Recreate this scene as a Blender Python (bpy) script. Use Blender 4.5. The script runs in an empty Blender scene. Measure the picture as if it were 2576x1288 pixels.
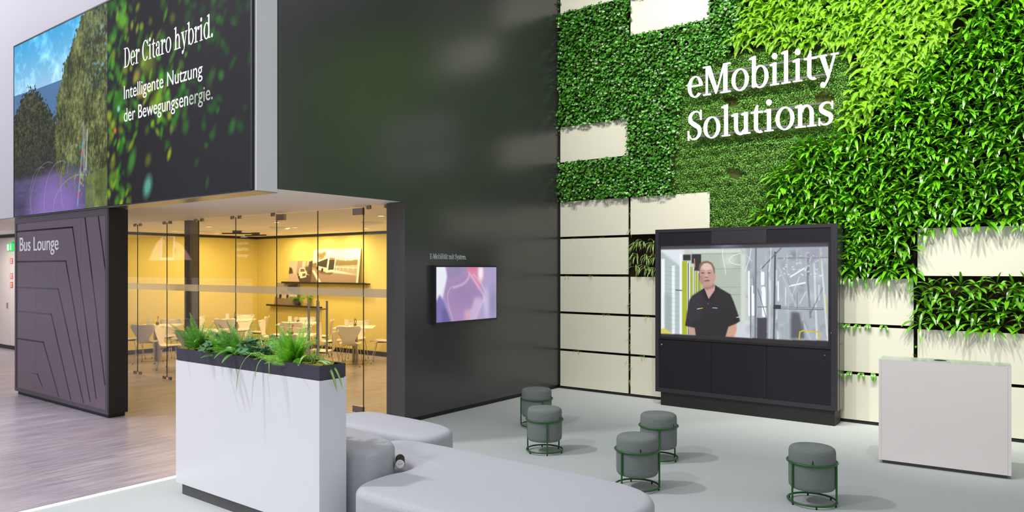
import bpy, bmesh, math, random
import numpy as np
from mathutils import Vector, Matrix

random.seed(11)
rng = np.random.default_rng(11)
SC = bpy.context.scene
COL = SC.collection
PI = math.pi


def lin(c):
    out = []
    for v in c[:3]:
        v = v / 255.0
        out.append(v / 12.92 if v <= 0.04045 else ((v + 0.055) / 1.055) ** 2.4)
    return out


# ------------------------------------------------------------------ camera, world, lights, exposure
cam = bpy.data.cameras.new('camera')
camo = bpy.data.objects.new('camera', cam)
COL.objects.link(camo)
cam.sensor_width = 36.0
cam.lens = 1828.04 / 2576 * 36.0
cam.shift_y = 33.34 / 2576
cam.clip_start = 0.05
cam.clip_end = 200
camo.location = (0, 0, 1.93)
camo.rotation_euler = (PI / 2, 0, math.radians(37.278))
SC.camera = camo

SC.view_settings.view_transform = 'Standard'
SC.view_settings.look = 'None'
SC.view_settings.exposure = 0.0
SC.view_settings.gamma = 1.0
SC.view_settings.use_curve_mapping = False

wd = bpy.data.worlds.new('hall')
SC.world = wd
wd.use_nodes = True
bg = wd.node_tree.nodes['Background']
bg.inputs['Color'].default_value = (0.93, 0.94, 1.0, 1)
bg.inputs['Strength'].default_value = 0.50


def lamp(name, kind, loc, target, power, color, **kw):
    d = bpy.data.lights.new(name, kind)
    d.energy = power
    d.color = color
    for k, v in kw.items():
        setattr(d, k, v)
    o = bpy.data.objects.new(name, d)
    COL.objects.link(o)
    o.location = loc
    o.rotation_euler = (Vector(target) - Vector(loc)).to_track_quat('-Z', 'Y').to_euler()
    return o


# hall ceiling light bank over the stand
lamp('hall_light', 'AREA', (-4.0, 1.5, 10.0), (-4.0, 1.5, 0), 230, (0.97, 0.97, 1.0), shape='RECTANGLE', size=12, size_y=6)
# accent spots on the truss in front of the planted wall
for x, p in ((-5.6, 900), (-3.6, 1250), (-1.7, 1850), (0.2, 1700)):
    lamp('truss_spot', 'SPOT', (x - 0.2, 5.2, 8.8), (x, 9.86, 3.9), p, (1.0, 0.97, 0.88),
         spot_size=math.radians(62), spot_blend=0.85, shadow_soft_size=0.06)
# key spot over the lounge seats, from the left and the front
lamp('key_spot', 'SPOT', (-9.2, 0.3, 9.2), (-3.6, 5.0, 0), 1900, (0.97, 0.97, 1.0),
     spot_size=math.radians(58), spot_blend=0.7, shadow_soft_size=0.2)
lamp('front_spot', 'SPOT', (-5.6, -3.0, 8.0), (-5.2, 3.4, 0.6), 1150, (0.97, 0.97, 1.0),
     spot_size=math.radians(50), spot_blend=0.8, shadow_soft_size=0.3)
# neighbouring stand light on the wooden aisle, cool white
lamp('aisle_light', 'AREA', (-15.0, 0.5, 8.0), (-12.5, 3.5, 0), 250, (0.91, 0.87, 1.0), shape='RECTANGLE', size=6, size_y=3)
lamp('aisle_spot', 'SPOT', (-12.5, 0.0, 7.5), (-10.2, 2.6, 0), 2000, (0.93, 0.90, 1.0), spot_size=math.radians(34), spot_blend=1.0, shadow_soft_size=0.2)
lamp('corridor_fill', 'AREA', (-19.6, 5.4, 2.70), (-19.6, 5.41, 0), 55, (1.0, 0.93, 0.90), shape='RECTANGLE', size=2.0, size_y=0.6)  # unseen fill without a fixture, added to brighten the corridor wall


# ------------------------------------------------------------------ materials
MATS = {}


def mat(name, rgb, rough=0.5, metal=0.0, spec=0.5, var=0.0, scale=20.0, bump=0.0, bscale=200.0, coat=0.0, transl=0.0, island=0.0, stretch=None):
    if name in MATS:
        return MATS[name]
    m = bpy.data.materials.new(name)
    m.use_nodes = True
    nt = m.node_tree
    b = nt.nodes['Principled BSDF']
    c = lin(rgb)
    b.inputs['Base Color'].default_value = (*c, 1)
    b.inputs['Roughness'].default_value = rough
    b.inputs['Metallic'].default_value = metal
    b.inputs['Specular IOR Level'].default_value = spec
    b.inputs['Coat Weight'].default_value = coat
    tc = nt.nodes.new('ShaderNodeTexCoord')
    vec = tc.outputs['Object']
    if stretch:
        mp = nt.nodes.new('ShaderNodeMapping')
        mp.inputs['Scale'].default_value = stretch
        nt.links.new(vec, mp.inputs['Vector'])
        vec = mp.outputs['Vector']
    src = None
    if var > 0 or island > 0:
        mx = nt.nodes.new('ShaderNodeMix')
        mx.data_type = 'RGBA'
        a = max(var, island)
        mx.inputs['A'].default_value = (*[v * (1 - a) for v in c], 1)
        mx.inputs['B'].default_value = (*[min(1, v * (1 + a)) for v in c], 1)
        if island > 0:
            g = nt.nodes.new('ShaderNodeNewGeometry')
            nt.links.new(g.outputs['Random Per Island'], mx.inputs['Factor'])
        else:
            n = nt.nodes.new('ShaderNodeTexNoise')
            n.inputs['Scale'].default_value = scale
            n.inputs['Detail'].default_value = 4
            nt.links.new(vec, n.inputs['Vector'])
            nt.links.new(n.outputs['Fac'], mx.inputs['Factor'])
        nt.links.new(mx.outputs['Result'], b.inputs['Base Color'])
        src = mx.outputs['Result']
    if bump > 0:
        n2 = nt.nodes.new('ShaderNodeTexNoise')
        n2.inputs['Scale'].default_value = bscale
        n2.inputs['Detail'].default_value = 3
        bp = nt.nodes.new('ShaderNodeBump')
        bp.inputs['Strength'].default_value = bump
        bp.inputs['Distance'].default_value = 0.004
        nt.links.new(vec, n2.inputs['Vector'])
        nt.links.new(n2.outputs['Fac'], bp.inputs['Height'])
        nt.links.new(bp.outputs['Normal'], b.inputs['Normal'])
    if transl > 0:
        out = nt.nodes['Material Output']
        t = nt.nodes.new('ShaderNodeBsdfTranslucent')
        t.inputs['Color'].default_value = (*c, 1)
        if src:
            nt.links.new(src, t.inputs['Color'])
        ms = nt.nodes.new('ShaderNodeMixShader')
        ms.inputs[0].default_value = transl
        nt.links.new(b.outputs[0], ms.inputs[1])
        nt.links.new(t.outputs[0], ms.inputs[2])
        nt.links.new(ms.outputs[0], out.inputs['Surface'])
    MATS[name] = m
    return m


def emis(name, rgb, strength):
    if name in MATS:
        return MATS[name]
    m = bpy.data.materials.new(name)
    m.use_nodes = True
    b = m.node_tree.nodes['Principled BSDF']
    b.inputs['Base Color'].default_value = (0.02, 0.02, 0.02, 1)
    b.inputs['Emission Color'].default_value = (*lin(rgb), 1)
    b.inputs['Emission Strength'].default_value = strength
    MATS[name] = m
    return m


def colour_mat(name, emit, gloss=True):
    """material that reads the picture stored in the mesh colour attribute: a lit screen or a print"""
    m = bpy.data.materials.new(name)
    m.use_nodes = True
    nt = m.node_tree
    b = nt.nodes['Principled BSDF']
    a = nt.nodes.new('ShaderNodeAttribute')
    a.attribute_name = 'picture'
    if emit > 0:
        b.inputs['Base Color'].default_value = (0.012, 0.012, 0.013, 1)
        b.inputs['Roughness'].default_value = 0.25 if gloss else 0.7
        b.inputs['Specular IOR Level'].default_value = 0.5 if gloss else 0.08
        nt.links.new(a.outputs['Color'], b.inputs['Emission Color'])
        b.inputs['Emission Strength'].default_value = emit
    else:
        nt.links.new(a.outputs['Color'], b.inputs['Base Color'])
        b.inputs['Roughness'].default_value = 0.6
    return m


def glass_mat(name, tint=(0.97, 0.98, 0.97), haze=0.0):
    m = bpy.data.materials.new(name)
    m.use_nodes = True
    nt = m.node_tree
    nt.nodes.remove(nt.nodes['Principled BSDF'])
    out = nt.nodes['Material Output']
    tr = nt.nodes.new('ShaderNodeBsdfTransparent')
    tr.inputs['Color'].default_value = (*tint, 1)
    gl = nt.nodes.new('ShaderNodeBsdfGlossy')
    gl.inputs['Roughness'].default_value = 0.02
    lw = nt.nodes.new('ShaderNodeLayerWeight')
    lw.inputs['Blend'].default_value = 0.5
    pw = nt.nodes.new('ShaderNodeMath')
    pw.operation = 'POWER'
    pw.inputs[1].default_value = 4.0
    fr = nt.nodes.new('ShaderNodeMath')
    fr.operation = 'MULTIPLY_ADD'
    fr.inputs[1].default_value = 0.9
    fr.inputs[2].default_value = 0.035
    nt.links.new(lw.outputs['Facing'], pw.inputs[0])
    nt.links.new(pw.outputs[0], fr.inputs[0])
    ms = nt.nodes.new('ShaderNodeMixShader')
    nt.links.new(fr.outputs[0], ms.inputs[0])
    nt.links.new(tr.outputs[0], ms.inputs[1])
    nt.links.new(gl.outputs[0], ms.inputs[2])
    last = ms.outputs[0]
    if haze > 0:
        df = nt.nodes.new('ShaderNodeBsdfDiffuse')
        df.inputs['Color'].default_value = (0.85, 0.85, 0.87, 1)
        tl = nt.nodes.new('ShaderNodeBsdfTranslucent')
        tl.inputs['Color'].default_value = (0.85, 0.85, 0.87, 1)
        mm = nt.nodes.new('ShaderNodeMixShader')
        mm.inputs[0].default_value = 0.5
        nt.links.new(df.outputs[0], mm.inputs[1])
        nt.links.new(tl.outputs[0], mm.inputs[2])
        m2 = nt.nodes.new('ShaderNodeMixShader')
        m2.inputs[0].default_value = haze
        nt.links.new(last, m2.inputs[1])
        nt.links.new(mm.outputs[0], m2.inputs[2])
        last = m2.outputs[0]
    nt.links.new(last, out.inputs['Surface'])
    return m


def wood_floor_mat():
    m = bpy.data.materials.new('grey_wood_planks')
    m.use_nodes = True
    nt = m.node_tree
    b = nt.nodes['Principled BSDF']
    tc = nt.nodes.new('ShaderNodeTexCoord')
    mp = nt.nodes.new('ShaderNodeMapping')
    mp.inputs['Rotation'].default_value = (0, 0, PI / 2)
    br = nt.nodes.new('ShaderNodeTexBrick')
    br.inputs['Scale'].default_value = 1.0
    br.inputs['Brick Width'].default_value = 1.4
    br.inputs['Row Height'].default_value = 0.19
    br.inputs['Mortar Size'].default_value = 0.002
    br.inputs['Color1'].default_value = (*lin((166, 158, 168)), 1)
    br.inputs['Color2'].default_value = (*lin((182, 174, 182)), 1)
    br.inputs['Mortar'].default_value = (*lin((140, 132, 140)), 1)
    nt.links.new(tc.outputs['Object'], mp.inputs['Vector'])
    nt.links.new(mp.outputs['Vector'], br.inputs['Vector'])
    mp2 = nt.nodes.new('ShaderNodeMapping')
    mp2.inputs['Scale'].default_value = (9.0, 0.9, 1.0)
    nt.links.new(tc.outputs['Object'], mp2.inputs['Vector'])
    n = nt.nodes.new('ShaderNodeTexNoise')
    n.inputs['Scale'].default_value = 2.2
    n.inputs['Detail'].default_value = 6
    n.inputs['Roughness'].default_value = 0.62
    nt.links.new(mp2.outputs['Vector'], n.inputs['Vector'])
    rp = nt.nodes.new('ShaderNodeValToRGB')
    rp.color_ramp.elements[0].position = 0.3
    rp.color_ramp.elements[0].color = (0.62, 0.60, 0.60, 1)
    rp.color_ramp.elements[1].position = 0.72
    rp.color_ramp.elements[1].color = (1.18, 1.16, 1.15, 1)
    nt.links.new(n.outputs['Fac'], rp.inputs['Fac'])
    mx = nt.nodes.new('ShaderNodeMix')
    mx.data_type = 'RGBA'
    mx.blend_type = 'MULTIPLY'
    mx.inputs['Factor'].default_value = 1.0
    nt.links.new(br.outputs['Color'], mx.inputs['A'])
    nt.links.new(rp.outputs['Color'], mx.inputs['B'])
    nt.links.new(mx.outputs['Result'], b.inputs['Base Color'])
    b.inputs['Roughness'].default_value = 0.3
    bp = nt.nodes.new('ShaderNodeBump')
    bp.inputs['Strength'].default_value = 0.25
    bp.inputs['Distance'].default_value = 0.003
    nt.links.new(n.outputs['Fac'], bp.inputs['Height'])
    nt.links.new(bp.outputs['Normal'], b.inputs['Normal'])
    return m


M_wood = wood_floor_mat()
M_carpet = mat('light_grey_carpet', (188, 193, 192), 0.95, spec=0.1, var=0.10, scale=55, bump=0.5, bscale=420)
M_white = mat('white_fascia', (226, 226, 230), 0.5, var=0.02, scale=3)
M_soffit = mat('white_soffit', (244, 241, 240), 0.6, var=0.02, scale=3)
M_dark = mat('graphite_wall_paint', (88, 88, 88), 0.25, metal=0.45, spec=0.8, var=0.06, scale=2.5, bump=0.03, bscale=90)
M_black = mat('black_trim', (24, 22, 22), 0.5, var=0.1, scale=8)
M_soil = mat('dark_felt', (46, 36, 28), 0.95, spec=0.1, var=0.5, scale=14, bump=0.8, bscale=40)
M_moss = mat('moss', (120, 118, 44), 0.95, spec=0.1, var=0.55, scale=26, bump=1.0, bscale=120)
M_panel = mat('cream_panel', (222, 220, 202), 0.4, var=0.03, scale=5)
M_panel_edge = mat('panel_edge', (196, 180, 140), 0.6, var=0.1, scale=20)
M_planter = mat('white_lacquer', (232, 232, 236), 0.28, var=0.015, scale=4)
M_tray = mat('anthracite_tray', (60, 58, 72), 0.45, var=0.08, scale=30)
M_plinth = mat('grey_plinth', (84, 82, 84), 0.5, var=0.06, scale=20)
M_counter = mat('counter_lacquer', (232, 226, 223), 0.35, var=0.02, scale=4)
M_alu = mat('brushed_aluminium', (176, 176, 178), 0.32, metal=1.0, var=0.05, scale=60)
M_chrome = mat('chrome', (215, 215, 218), 0.12, metal=1.0, var=0.02, scale=30)
M_steel = mat('stainless_steel', (176, 172, 170), 0.28, metal=1.0, var=0.04, scale=50)
M_fabric_grey = mat('light_grey_felt', (188, 189, 195), 0.95, spec=0.12, var=0.2, scale=120, bump=0.5, bscale=500)
M_stool = mat('grey_wool', (128, 136, 133), 0.95, spec=0.1, var=0.2, scale=14, bump=0.6, bscale=260, stretch=(1, 1, 14))
M_green = mat('green_powdercoat', (26, 92, 34), 0.35, var=0.06, scale=40)
M_cab = mat('black_cabinet', (42, 40, 46), 0.42, var=0.08, scale=30)
M_cab2 = mat('black_speaker_cloth', (32, 30, 36), 0.8, spec=0.2, var=0.15, scale=90)
M_cabside = mat('glossy_cabinet_side', (70, 70, 68), 0.18, spec=0.8, var=0.04, scale=12)
M_bus = mat('aubergine_metallic', (140, 124, 138), 0.34, metal=0.6, var=0.05, scale=4)
M_busline = mat('dark_gloss_line', (30, 24, 30), 0.12, spec=0.8, var=0.05, scale=10)
M_busframe = mat('panel_frame', (100, 92, 100), 0.38, metal=0.4, var=0.04, scale=10)
M_busside = mat('matt_black_side', (22, 20, 22), 0.5, var=0.08, scale=10)
M_yellow = mat('mustard_wall', (222, 206, 122), 0.8, spec=0.2, var=0.03, scale=2)
M_loungefloor = M_wood
M_table = mat('white_table_laminate', (240, 232, 220), 0.35, var=0.02, scale=10)
M_shell = mat('white_shell', (236, 228, 220), 0.35, var=0.02, scale=10)
M_foot = mat('black_rubber', (30, 28, 28), 0.7, var=0.1, scale=40)
M_glass = glass_mat('clear_glass')
M_frost = glass_mat('frosted_film', haze=0.5)
M_edge = mat('dark_glass_edge', (40, 44, 40), 0.25, var=0.1, scale=20)
M_ivy = mat('ivy_leaf', (72, 142, 36), 0.3, spec=0.6, island=0.6, transl=0.18)
M_fig = mat('creeping_fig_leaf', (106, 166, 62), 0.4, island=0.6, transl=0.2)
M_fern = mat('bright_fern', (148, 206, 34), 0.45, island=0.3, transl=0.38)
M_strap = mat('strap_leaf', (104, 178, 26), 0.24, spec=0.9, island=0.38, transl=0.2)
M_spider = mat('spider_leaf_green', (96, 150, 50), 0.4, island=0.25, transl=0.25)
M_spider2 = mat('spider_leaf_pale', (206, 216, 140), 0.4, island=0.12, transl=0.25)
M_pfern = mat('potted_fern_leaf', (124, 196, 40), 0.5, island=0.28, transl=0.3)
M_pfern2 = mat('dark_fern_leaf', (98, 164, 44), 0.5, island=0.3, transl=0.3)
M_pivy = mat('dark_ivy_leaf', (86, 134, 84), 0.35, spec=0.5, island=0.35, transl=0.15)
M_broad = mat('broad_leaf', (96, 164, 50), 0.35, spec=0.5, island=0.3, transl=0.25)
M_stem = mat('plant_stem', (70, 96, 40), 0.6, var=0.2, scale=30)


# ------------------------------------------------------------------ object helpers
def tag(o, label=None, cat=None, group=None, kind=None):
    if label:
        o['label'] = label
    if cat:
        o['category'] = cat
    if group:
        o['group'] = group
    if kind:
        o['kind'] = kind
    return o


def thing(name, label, cat, loc=(0, 0, 0), rz=0.0, group=None):
    o = bpy.data.objects.new(name, None)
    o.empty_display_size = 0.1
    COL.objects.link(o)
    o.location = loc
    o.rotation_euler = (0, 0, rz)
    return tag(o, label, cat, group)


class MB:
    """collects shapes into one mesh"""

    def __init__(self):
        self.bm = bmesh.new()

    def box(self, x0, x1, y0, y1, z0, z1, mi=0):
        v = [self.bm.verts.new(p) for p in ((x0, y0, z0), (x1, y0, z0), (x1, y1, z0), (x0, y1, z0), (x0, y0, z1), (x1, y0, z1), (x1, y1, z1), (x0, y1, z1))]
        for f in ((0, 3, 2, 1), (4, 5, 6, 7), (0, 1, 5, 4), (1, 2, 6, 5), (2, 3, 7, 6), (3, 0, 4, 7)):
            self.bm.faces.new([v[i] for i in f]).material_index = mi
        return self

    def prism(self, pts, z0, z1, mi=0):
        """vertical prism over a counter-clockwise outline"""
        a = [self.bm.verts.new((x, y, z0)) for x, y in pts]
        b = [self.bm.verts.new((x, y, z1)) for x, y in pts]
        n = len(pts)
        self.bm.faces.new(b).material_index = mi
        self.bm.faces.new(a[::-1]).material_index = mi
        for i in range(n):
            self.bm.faces.new((a[i], a[(i + 1) % n], b[(i + 1) % n], b[i])).material_index = mi
        return self

    def lathe(self, prof, n=40, c=(0, 0), mi=0):
        rings = []
        for r, z in prof:
            if r < 1e-6:
                rings.append([self.bm.verts.new((c[0], c[1], z))])
            else:
                rings.append([self.bm.verts.new((c[0] + r * math.cos(2 * PI * i / n), c[1] + r * math.sin(2 * PI * i / n), z)) for i in range(n)])
        for a, b in zip(rings, rings[1:]):
            for i in range(n):
                j = (i + 1) % n
                vs = [a[0]] if len(a) == 1 else [a[i], a[j]]
                vs += [b[0]] if len(b) == 1 else [b[j], b[i]]
                if len(vs) > 2:
                    self.bm.faces.new(vs).material_index = mi
        return self

    def tube(self, path, r, n=10, closed=False, mi=0, caps=True):
        pts = [Vector(p) for p in path]
        m = len(pts)
        rr = r if isinstance(r, (list, tuple)) else [r] * m
        rings = []
        prev = None
        for i, p in enumerate(pts):
            if closed:
                t = pts[(i + 1) % m] - pts[i - 1]
            else:
                t = pts[min(i + 1, m - 1)] - pts[max(i - 1, 0)]
            t.normalize()
            if prev is None:
                u = t.orthogonal().normalized()
            else:
                u = (prev - t * prev.dot(t)).normalized()
            prev = u
            w = t.cross(u)
            rings.append([self.bm.verts.new(p + (u * math.cos(2 * PI * k / n) + w * math.sin(2 * PI * k / n)) * rr[i]) for k in range(n)])
        pairs = list(zip(rings, rings[1:]))
        if closed:
            # align the seam
            a, b = rings[-1], rings[0]
            best = min(range(n), key=lambda s: sum((a[k].co - b[(k + s) % n].co).length for k in range(n)))
            pairs.append((a, [b[(k + best) % n] for k in range(n)]))
        for a, b in pairs:
            for k in range(n):
                self.bm.faces.new((a[k], a[(k + 1) % n], b[(k + 1) % n], b[k])).material_index = mi
        if not closed and caps:
            self.bm.faces.new(rings[0][::-1]).material_index = mi
            self.bm.faces.new(rings[-1]).material_index = mi
        return self

    def bevel(self, w, seg=2, angle=30):
        e = [ed for ed in self.bm.edges if len(ed.link_faces) == 2 and ed.calc_face_angle(0) > math.radians(angle)]
        bmesh.ops.bevel(self.bm, geom=e, offset=w, segments=seg, affect='EDGES', profile=0.5)
        return self

    def move(self, M):
        bmesh.ops.transform(self.bm, matrix=M, verts=self.bm.verts)
        return self

    def build(self, name, mats, parent=None, smooth=False, loc=None, rz=0.0):
        bmesh.ops.recalc_face_normals(self.bm, faces=self.bm.faces)
        me = bpy.data.meshes.new(name)
        self.bm.to_mesh(me)
        self.bm.free()
        for m in (mats if isinstance(mats, (list, tuple)) else [mats]):
            me.materials.append(m)
        if smooth:
            me.shade_smooth()
            me.set_sharp_from_angle(angle=math.radians(40))
        o = bpy.data.objects.new(name, me)
        COL.objects.link(o)
        if parent:
            o.parent = parent
        if loc:
            o.location = loc
        o.rotation_euler[2] = rz
        return o


def array_mesh(name, verts, faces, mats, parent=None, mi=None, smooth=True):
    verts = np.asarray(verts, dtype=np.float32).reshape(-1, 3)
    faces = np.asarray(faces, dtype=np.int32)
    k = faces.shape[1]
    me = bpy.data.meshes.new(name)
    me.vertices.add(len(verts))
    me.vertices.foreach_set('co', verts.ravel())
    me.loops.add(faces.size)
    me.loops.foreach_set('vertex_index', faces.ravel())
    me.polygons.add(len(faces))
    me.polygons.foreach_set('loop_start', np.arange(0, faces.size, k, dtype=np.int32))
    me.polygons.foreach_set('loop_total', np.full(len(faces), k, dtype=np.int32))
    for m in (mats if isinstance(mats, (list, tuple)) else [mats]):
        me.materials.append(m)
    if mi is not None:
        me.polygons.foreach_set('material_index', np.asarray(mi, dtype=np.int32))
    if smooth:
        me.polygons.foreach_set('use_smooth', np.ones(len(faces), dtype=bool))
    me.update(calc_edges=True)
    me.validate()
    o = bpy.data.objects.new(name, me)
    COL.objects.link(o)
    if parent:
        o.parent = parent
    return o


def struct(o):
    o['kind'] = 'structure'
    return o


def copy_tree(o, parent=None):
    c = o.copy()
    COL.objects.link(c)
    if parent:
        c.parent = parent
    for ch in [x for x in bpy.data.objects if x.parent == o]:
        copy_tree(ch, c)
    return c


# ------------------------------------------------------------------ lettering
S_, T_ = 0.13, 0.045       # stem and hairline of the serif letters


def rect(x0, y0, x1, y1):
    return [(x0, y0), (x1, y0), (x1, y1), (x0, y1)]


def arc(cx, cy, rx, ry, tx, ty, a0, a1, n=28):
    out = []
    prev = None
    for i in range(n + 1):
        a = math.radians(a0 + (a1 - a0) * i / n)
        c, s = math.cos(a), math.sin(a)
        cur = ((cx + rx * c, cy + ry * s), (cx + (rx - tx) * c, cy + (ry - ty) * s))
        if prev:
            out.append([prev[0], cur[0], cur[1], prev[1]])
        prev = cur
    return out


def dot(cx, cy, r, n=20):
    return [(cx + r * math.cos(2 * PI * i / n), cy + r * math.sin(2 * PI * i / n)) for i in range(n)]


def stroke(pts, ws):
    out = []
    m = len(pts)
    L = []
    for i in range(m):
        ax, ay = pts[max(i - 1, 0)]
        bx, by = pts[min(i + 1, m - 1)]
        d = math.hypot(bx - ax, by - ay) or 1
        nx, ny = -(by - ay) / d, (bx - ax) / d
        w = ws[i] / 2
        L.append(((pts[i][0] + nx * w, pts[i][1] + ny * w), (pts[i][0] - nx * w, pts[i][1] - ny * w)))
    for p, q in zip(L, L[1:]):
        out.append([p[0], q[0], q[1], p[1]])
    return out


def smooth_pts(pts, ws, k=8):
    P, W = [], []
    n = len(pts)
    for i in range(n - 1):
        p0, p1, p2, p3 = pts[max(i - 1, 0)], pts[i], pts[i + 1], pts[min(i + 2, n - 1)]
        for j in range(k):
            t = j / k
            f = lambda a, b, c, d: 0.5 * ((2 * b) + (-a + c) * t + (2 * a - 5 * b + 4 * c - d) * t * t + (-a + 3 * b - 3 * c + d) * t ** 3)
            P.append((f(p0[0], p1[0], p2[0], p3[0]), f(p0[1], p1[1], p2[1], p3[1])))
            W.append(ws[i] * (1 - t) + ws[i + 1] * t)
    P.append(pts[-1])
    W.append(ws[-1])
    return P, W


def flag(x, y):
    return [(x - 0.11, y - 0.07), (x - 0.11, y - 0.03), (x + 0.02, y + 0.015), (x + S_, y + 0.02), (x + S_, y - 0.1), (x, y - 0.08)]


def glyph(ch):
    """outline pieces and advance width of a serif letter; x height 0.7, capitals 0.98, baseline 0"""
    X = 0.7
    if ch == 'o':
        return arc(0.35, 0.35, 0.33, 0.37, S_, T_, 0, 360, 40), 0.72
    if ch == 'e':
        g = arc(0.33, 0.35, 0.31, 0.37, S_, T_, 4, 318, 36)
        return g + [rect(0.12, 0.36, 0.62, 0.41)], 0.66
    if ch == 'c':
        g = arc(0.33, 0.35, 0.31, 0.37, S_, T_, 45, 318, 36)
        return g + [dot(0.52, 0.56, 0.085)], 0.62
    if ch in 'il':
        top = X if ch == 'i' else 1.02
        g = [rect(0.13, 0, 0.13 + S_, top), flag(0.13, top), rect(0.035, 0, 0.355, 0.04)]
        if ch == 'i':
            g.append(dot(0.195, 0.93, 0.095))
        return g, 0.42
    if ch == 't':
        g = [rect(0.12, 0.14, 0.12 + S_, 0.72), [(0.12, 0.72), (0.12 + S_, 0.72), (0.12 + S_, 0.90), (0.22, 0.90)], rect(0.0, 0.635, 0.44, 0.69)]
        g += arc(0.33, 0.17, 0.21, 0.19, S_, 0.07, 180, 300, 16)
        return g, 0.47
    if ch in 'bd':
        g = arc(0.40, 0.35, 0.31, 0.37, S_, T_, 0, 360, 40) if ch == 'b' else arc(0.33, 0.35, 0.31, 0.37, S_, T_, 0, 360, 40)
        if ch == 'b':
            g += [rect(0.10, 0.03, 0.10 + S_, 1.02), flag(0.10, 1.02)]
            return g, 0.75
        g += [rect(0.50, 0.0, 0.50 + S_, 1.02), flag(0.50, 1.02), rect(0.50, 0, 0.73, 0.045)]
        return g, 0.76
    if ch in 'nhmr':
        top = 1.02 if ch == 'h' else X
        g = [rect(0.10, 0, 0.10 + S_, top), flag(0.10, top), rect(0.0, 0, 0.36, 0.045)]
        if ch == 'r':
            g += arc(0.42, 0.44, 0.23, 0.25, 0.08, 0.06, 60, 175, 14) + [dot(0.47, 0.60, 0.085)]
            return g, 0.55
        reps = 2 if ch == 'm' else 1
        for k in range(reps):
            o = 0.42 * k if ch == 'm' else 0
            g += arc(0.38 + o, 0.42, 0.25, 0.28, S_, 0.065, 0, 165, 18)
            g += [rect(0.63 + o - S_, 0, 0.63 + o, 0.44), rect(0.63 + o - S_ - 0.09, 0, 0.63 + o + 0.09, 0.045)]
        return g, 0.76 + (0.42 if ch == 'm' else 0)
    if ch == 'u':
        g = [rect(0.10, 0.26, 0.10 + S_, X), flag(0.10, X), rect(0.48, 0, 0.48 + S_, X), flag(0.48, X), rect(0.48, 0, 0.71, 0.045)]
        g += arc(0.34, 0.26, 0.24, 0.28, S_, 0.075, 180, 330, 18)
        return g, 0.74
    if ch == 'y':
        g = [[(0.06, X), (0.24, X), (0.42, 0.10), (0.34, -0.02)]]
        g += stroke([(0.60, X), (0.36, -0.05), (0.26, -0.23)], [0.06, 0.06, 0.06]) + [dot(0.19, -0.22, 0.085), rect(-0.01, 0.655, 0.32, X), rect(0.46, 0.655, 0.72, X)]
        return g, 0.71
    if ch in 'sS':
        pts = [(0.50, 0.55), (0.42, 0.66), (0.27, 0.68), (0.14, 0.60), (0.13, 0.47), (0.27, 0.37), (0.42, 0.28), (0.45, 0.14), (0.34, 0.03), (0.18, 0.025), (0.06, 0.14)]
        ws = [0.05, 0.05, 0.055, 0.10, 0.145, 0.16, 0.15, 0.11, 0.06, 0.05, 0.05]
        k, a = (1.0, 0.56) if ch == 's' else (1.40, 0.68)
        kx = 1.0 if ch == 's' else 1.18
        P, W = smooth_pts([(x * kx, y * k) for x, y in pts], ws)
        g = stroke(P, W)
        yt, yb = 0.71 * k, -0.01
        g += [rect(0.475 * kx, yt - 0.24 * k, 0.475 * kx + 0.045, yt), rect(0.05 * kx - 0.01, yb, 0.05 * kx + 0.035, yb + 0.24 * k)]
        return g, a
    if ch in 'aä':
        P, W = smooth_pts([(0.10, 0.56), (0.19, 0.66), (0.31, 0.675), (0.40, 0.60), (0.42, 0.48)], [0.10, 0.06, 0.06, 0.10, S_])
        g = stroke(P, W) + [rect(0.345, 0.08, 0.345 + S_, 0.50), dot(0.12, 0.55, 0.08)]
        g += arc(0.26, 0.21, 0.23, 0.22, S_, 0.055, 60, 330, 24) + [rect(0.28, 0.37, 0.40, 0.42)]
        g += arc(0.53, 0.10, 0.185, 0.11, S_ - 0.05, 0.06, 180, 290, 10)
        if ch == 'ä':
            g += [dot(0.14, 0.90, 0.085), dot(0.42, 0.90, 0.085)]
        return g, 0.63
    if ch == 'M':
        g = [rect(0.12, 0, 0.19, 0.98), rect(0.84, 0, 0.84 + S_ + 0.02, 0.98), [(0.10, 0.98), (0.30, 0.98), (0.60, 0.14), (0.52, 0.0)], [(0.52, 0.0), (0.58, 0.08), (0.90, 0.98), (0.84, 0.98)]]
        g += [rect(0.01, 0, 0.32, 0.045), rect(0.72, 0, 1.12, 0.045), rect(0.0, 0.935, 0.22, 0.98), rect(0.86, 0.935, 1.12, 0.98)]
        return g, 1.15
    if ch == 'D':
        g = [rect(0.11, 0, 0.11 + S_, 0.98), rect(0, 0, 0.4, 0.05), rect(0, 0.93, 0.4, 0.98)]
        return g + arc(0.36, 0.49, 0.44, 0.49, S_ + 0.02, T_, -90, 90, 30), 0.86
    if ch == 'C':
        g = arc(0.42, 0.49, 0.40, 0.50, S_ + 0.02, T_, 40, 318, 36)
        return g + [rect(0.70, 0.66, 0.745, 0.98)], 0.80
    if ch == 'E':
        g = [rect(0.11, 0, 0.11 + S_, 0.98), rect(0, 0, 0.66, 0.055), rect(0, 0.925, 0.64, 0.98), rect(0.2, 0.47, 0.50, 0.52)]
        return g + [rect(0.62, 0, 0.665, 0.24), rect(0.60, 0.74, 0.645, 0.98), rect(0.46, 0.38, 0.50, 0.61)], 0.73
    if ch == '-':
        return [rect(0.06, 0.29, 0.36, 0.38)], 0.42
    if ch == '.':
        return [dot(0.13, 0.075, 0.09)], 0.28
    return [], 0.32


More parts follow.
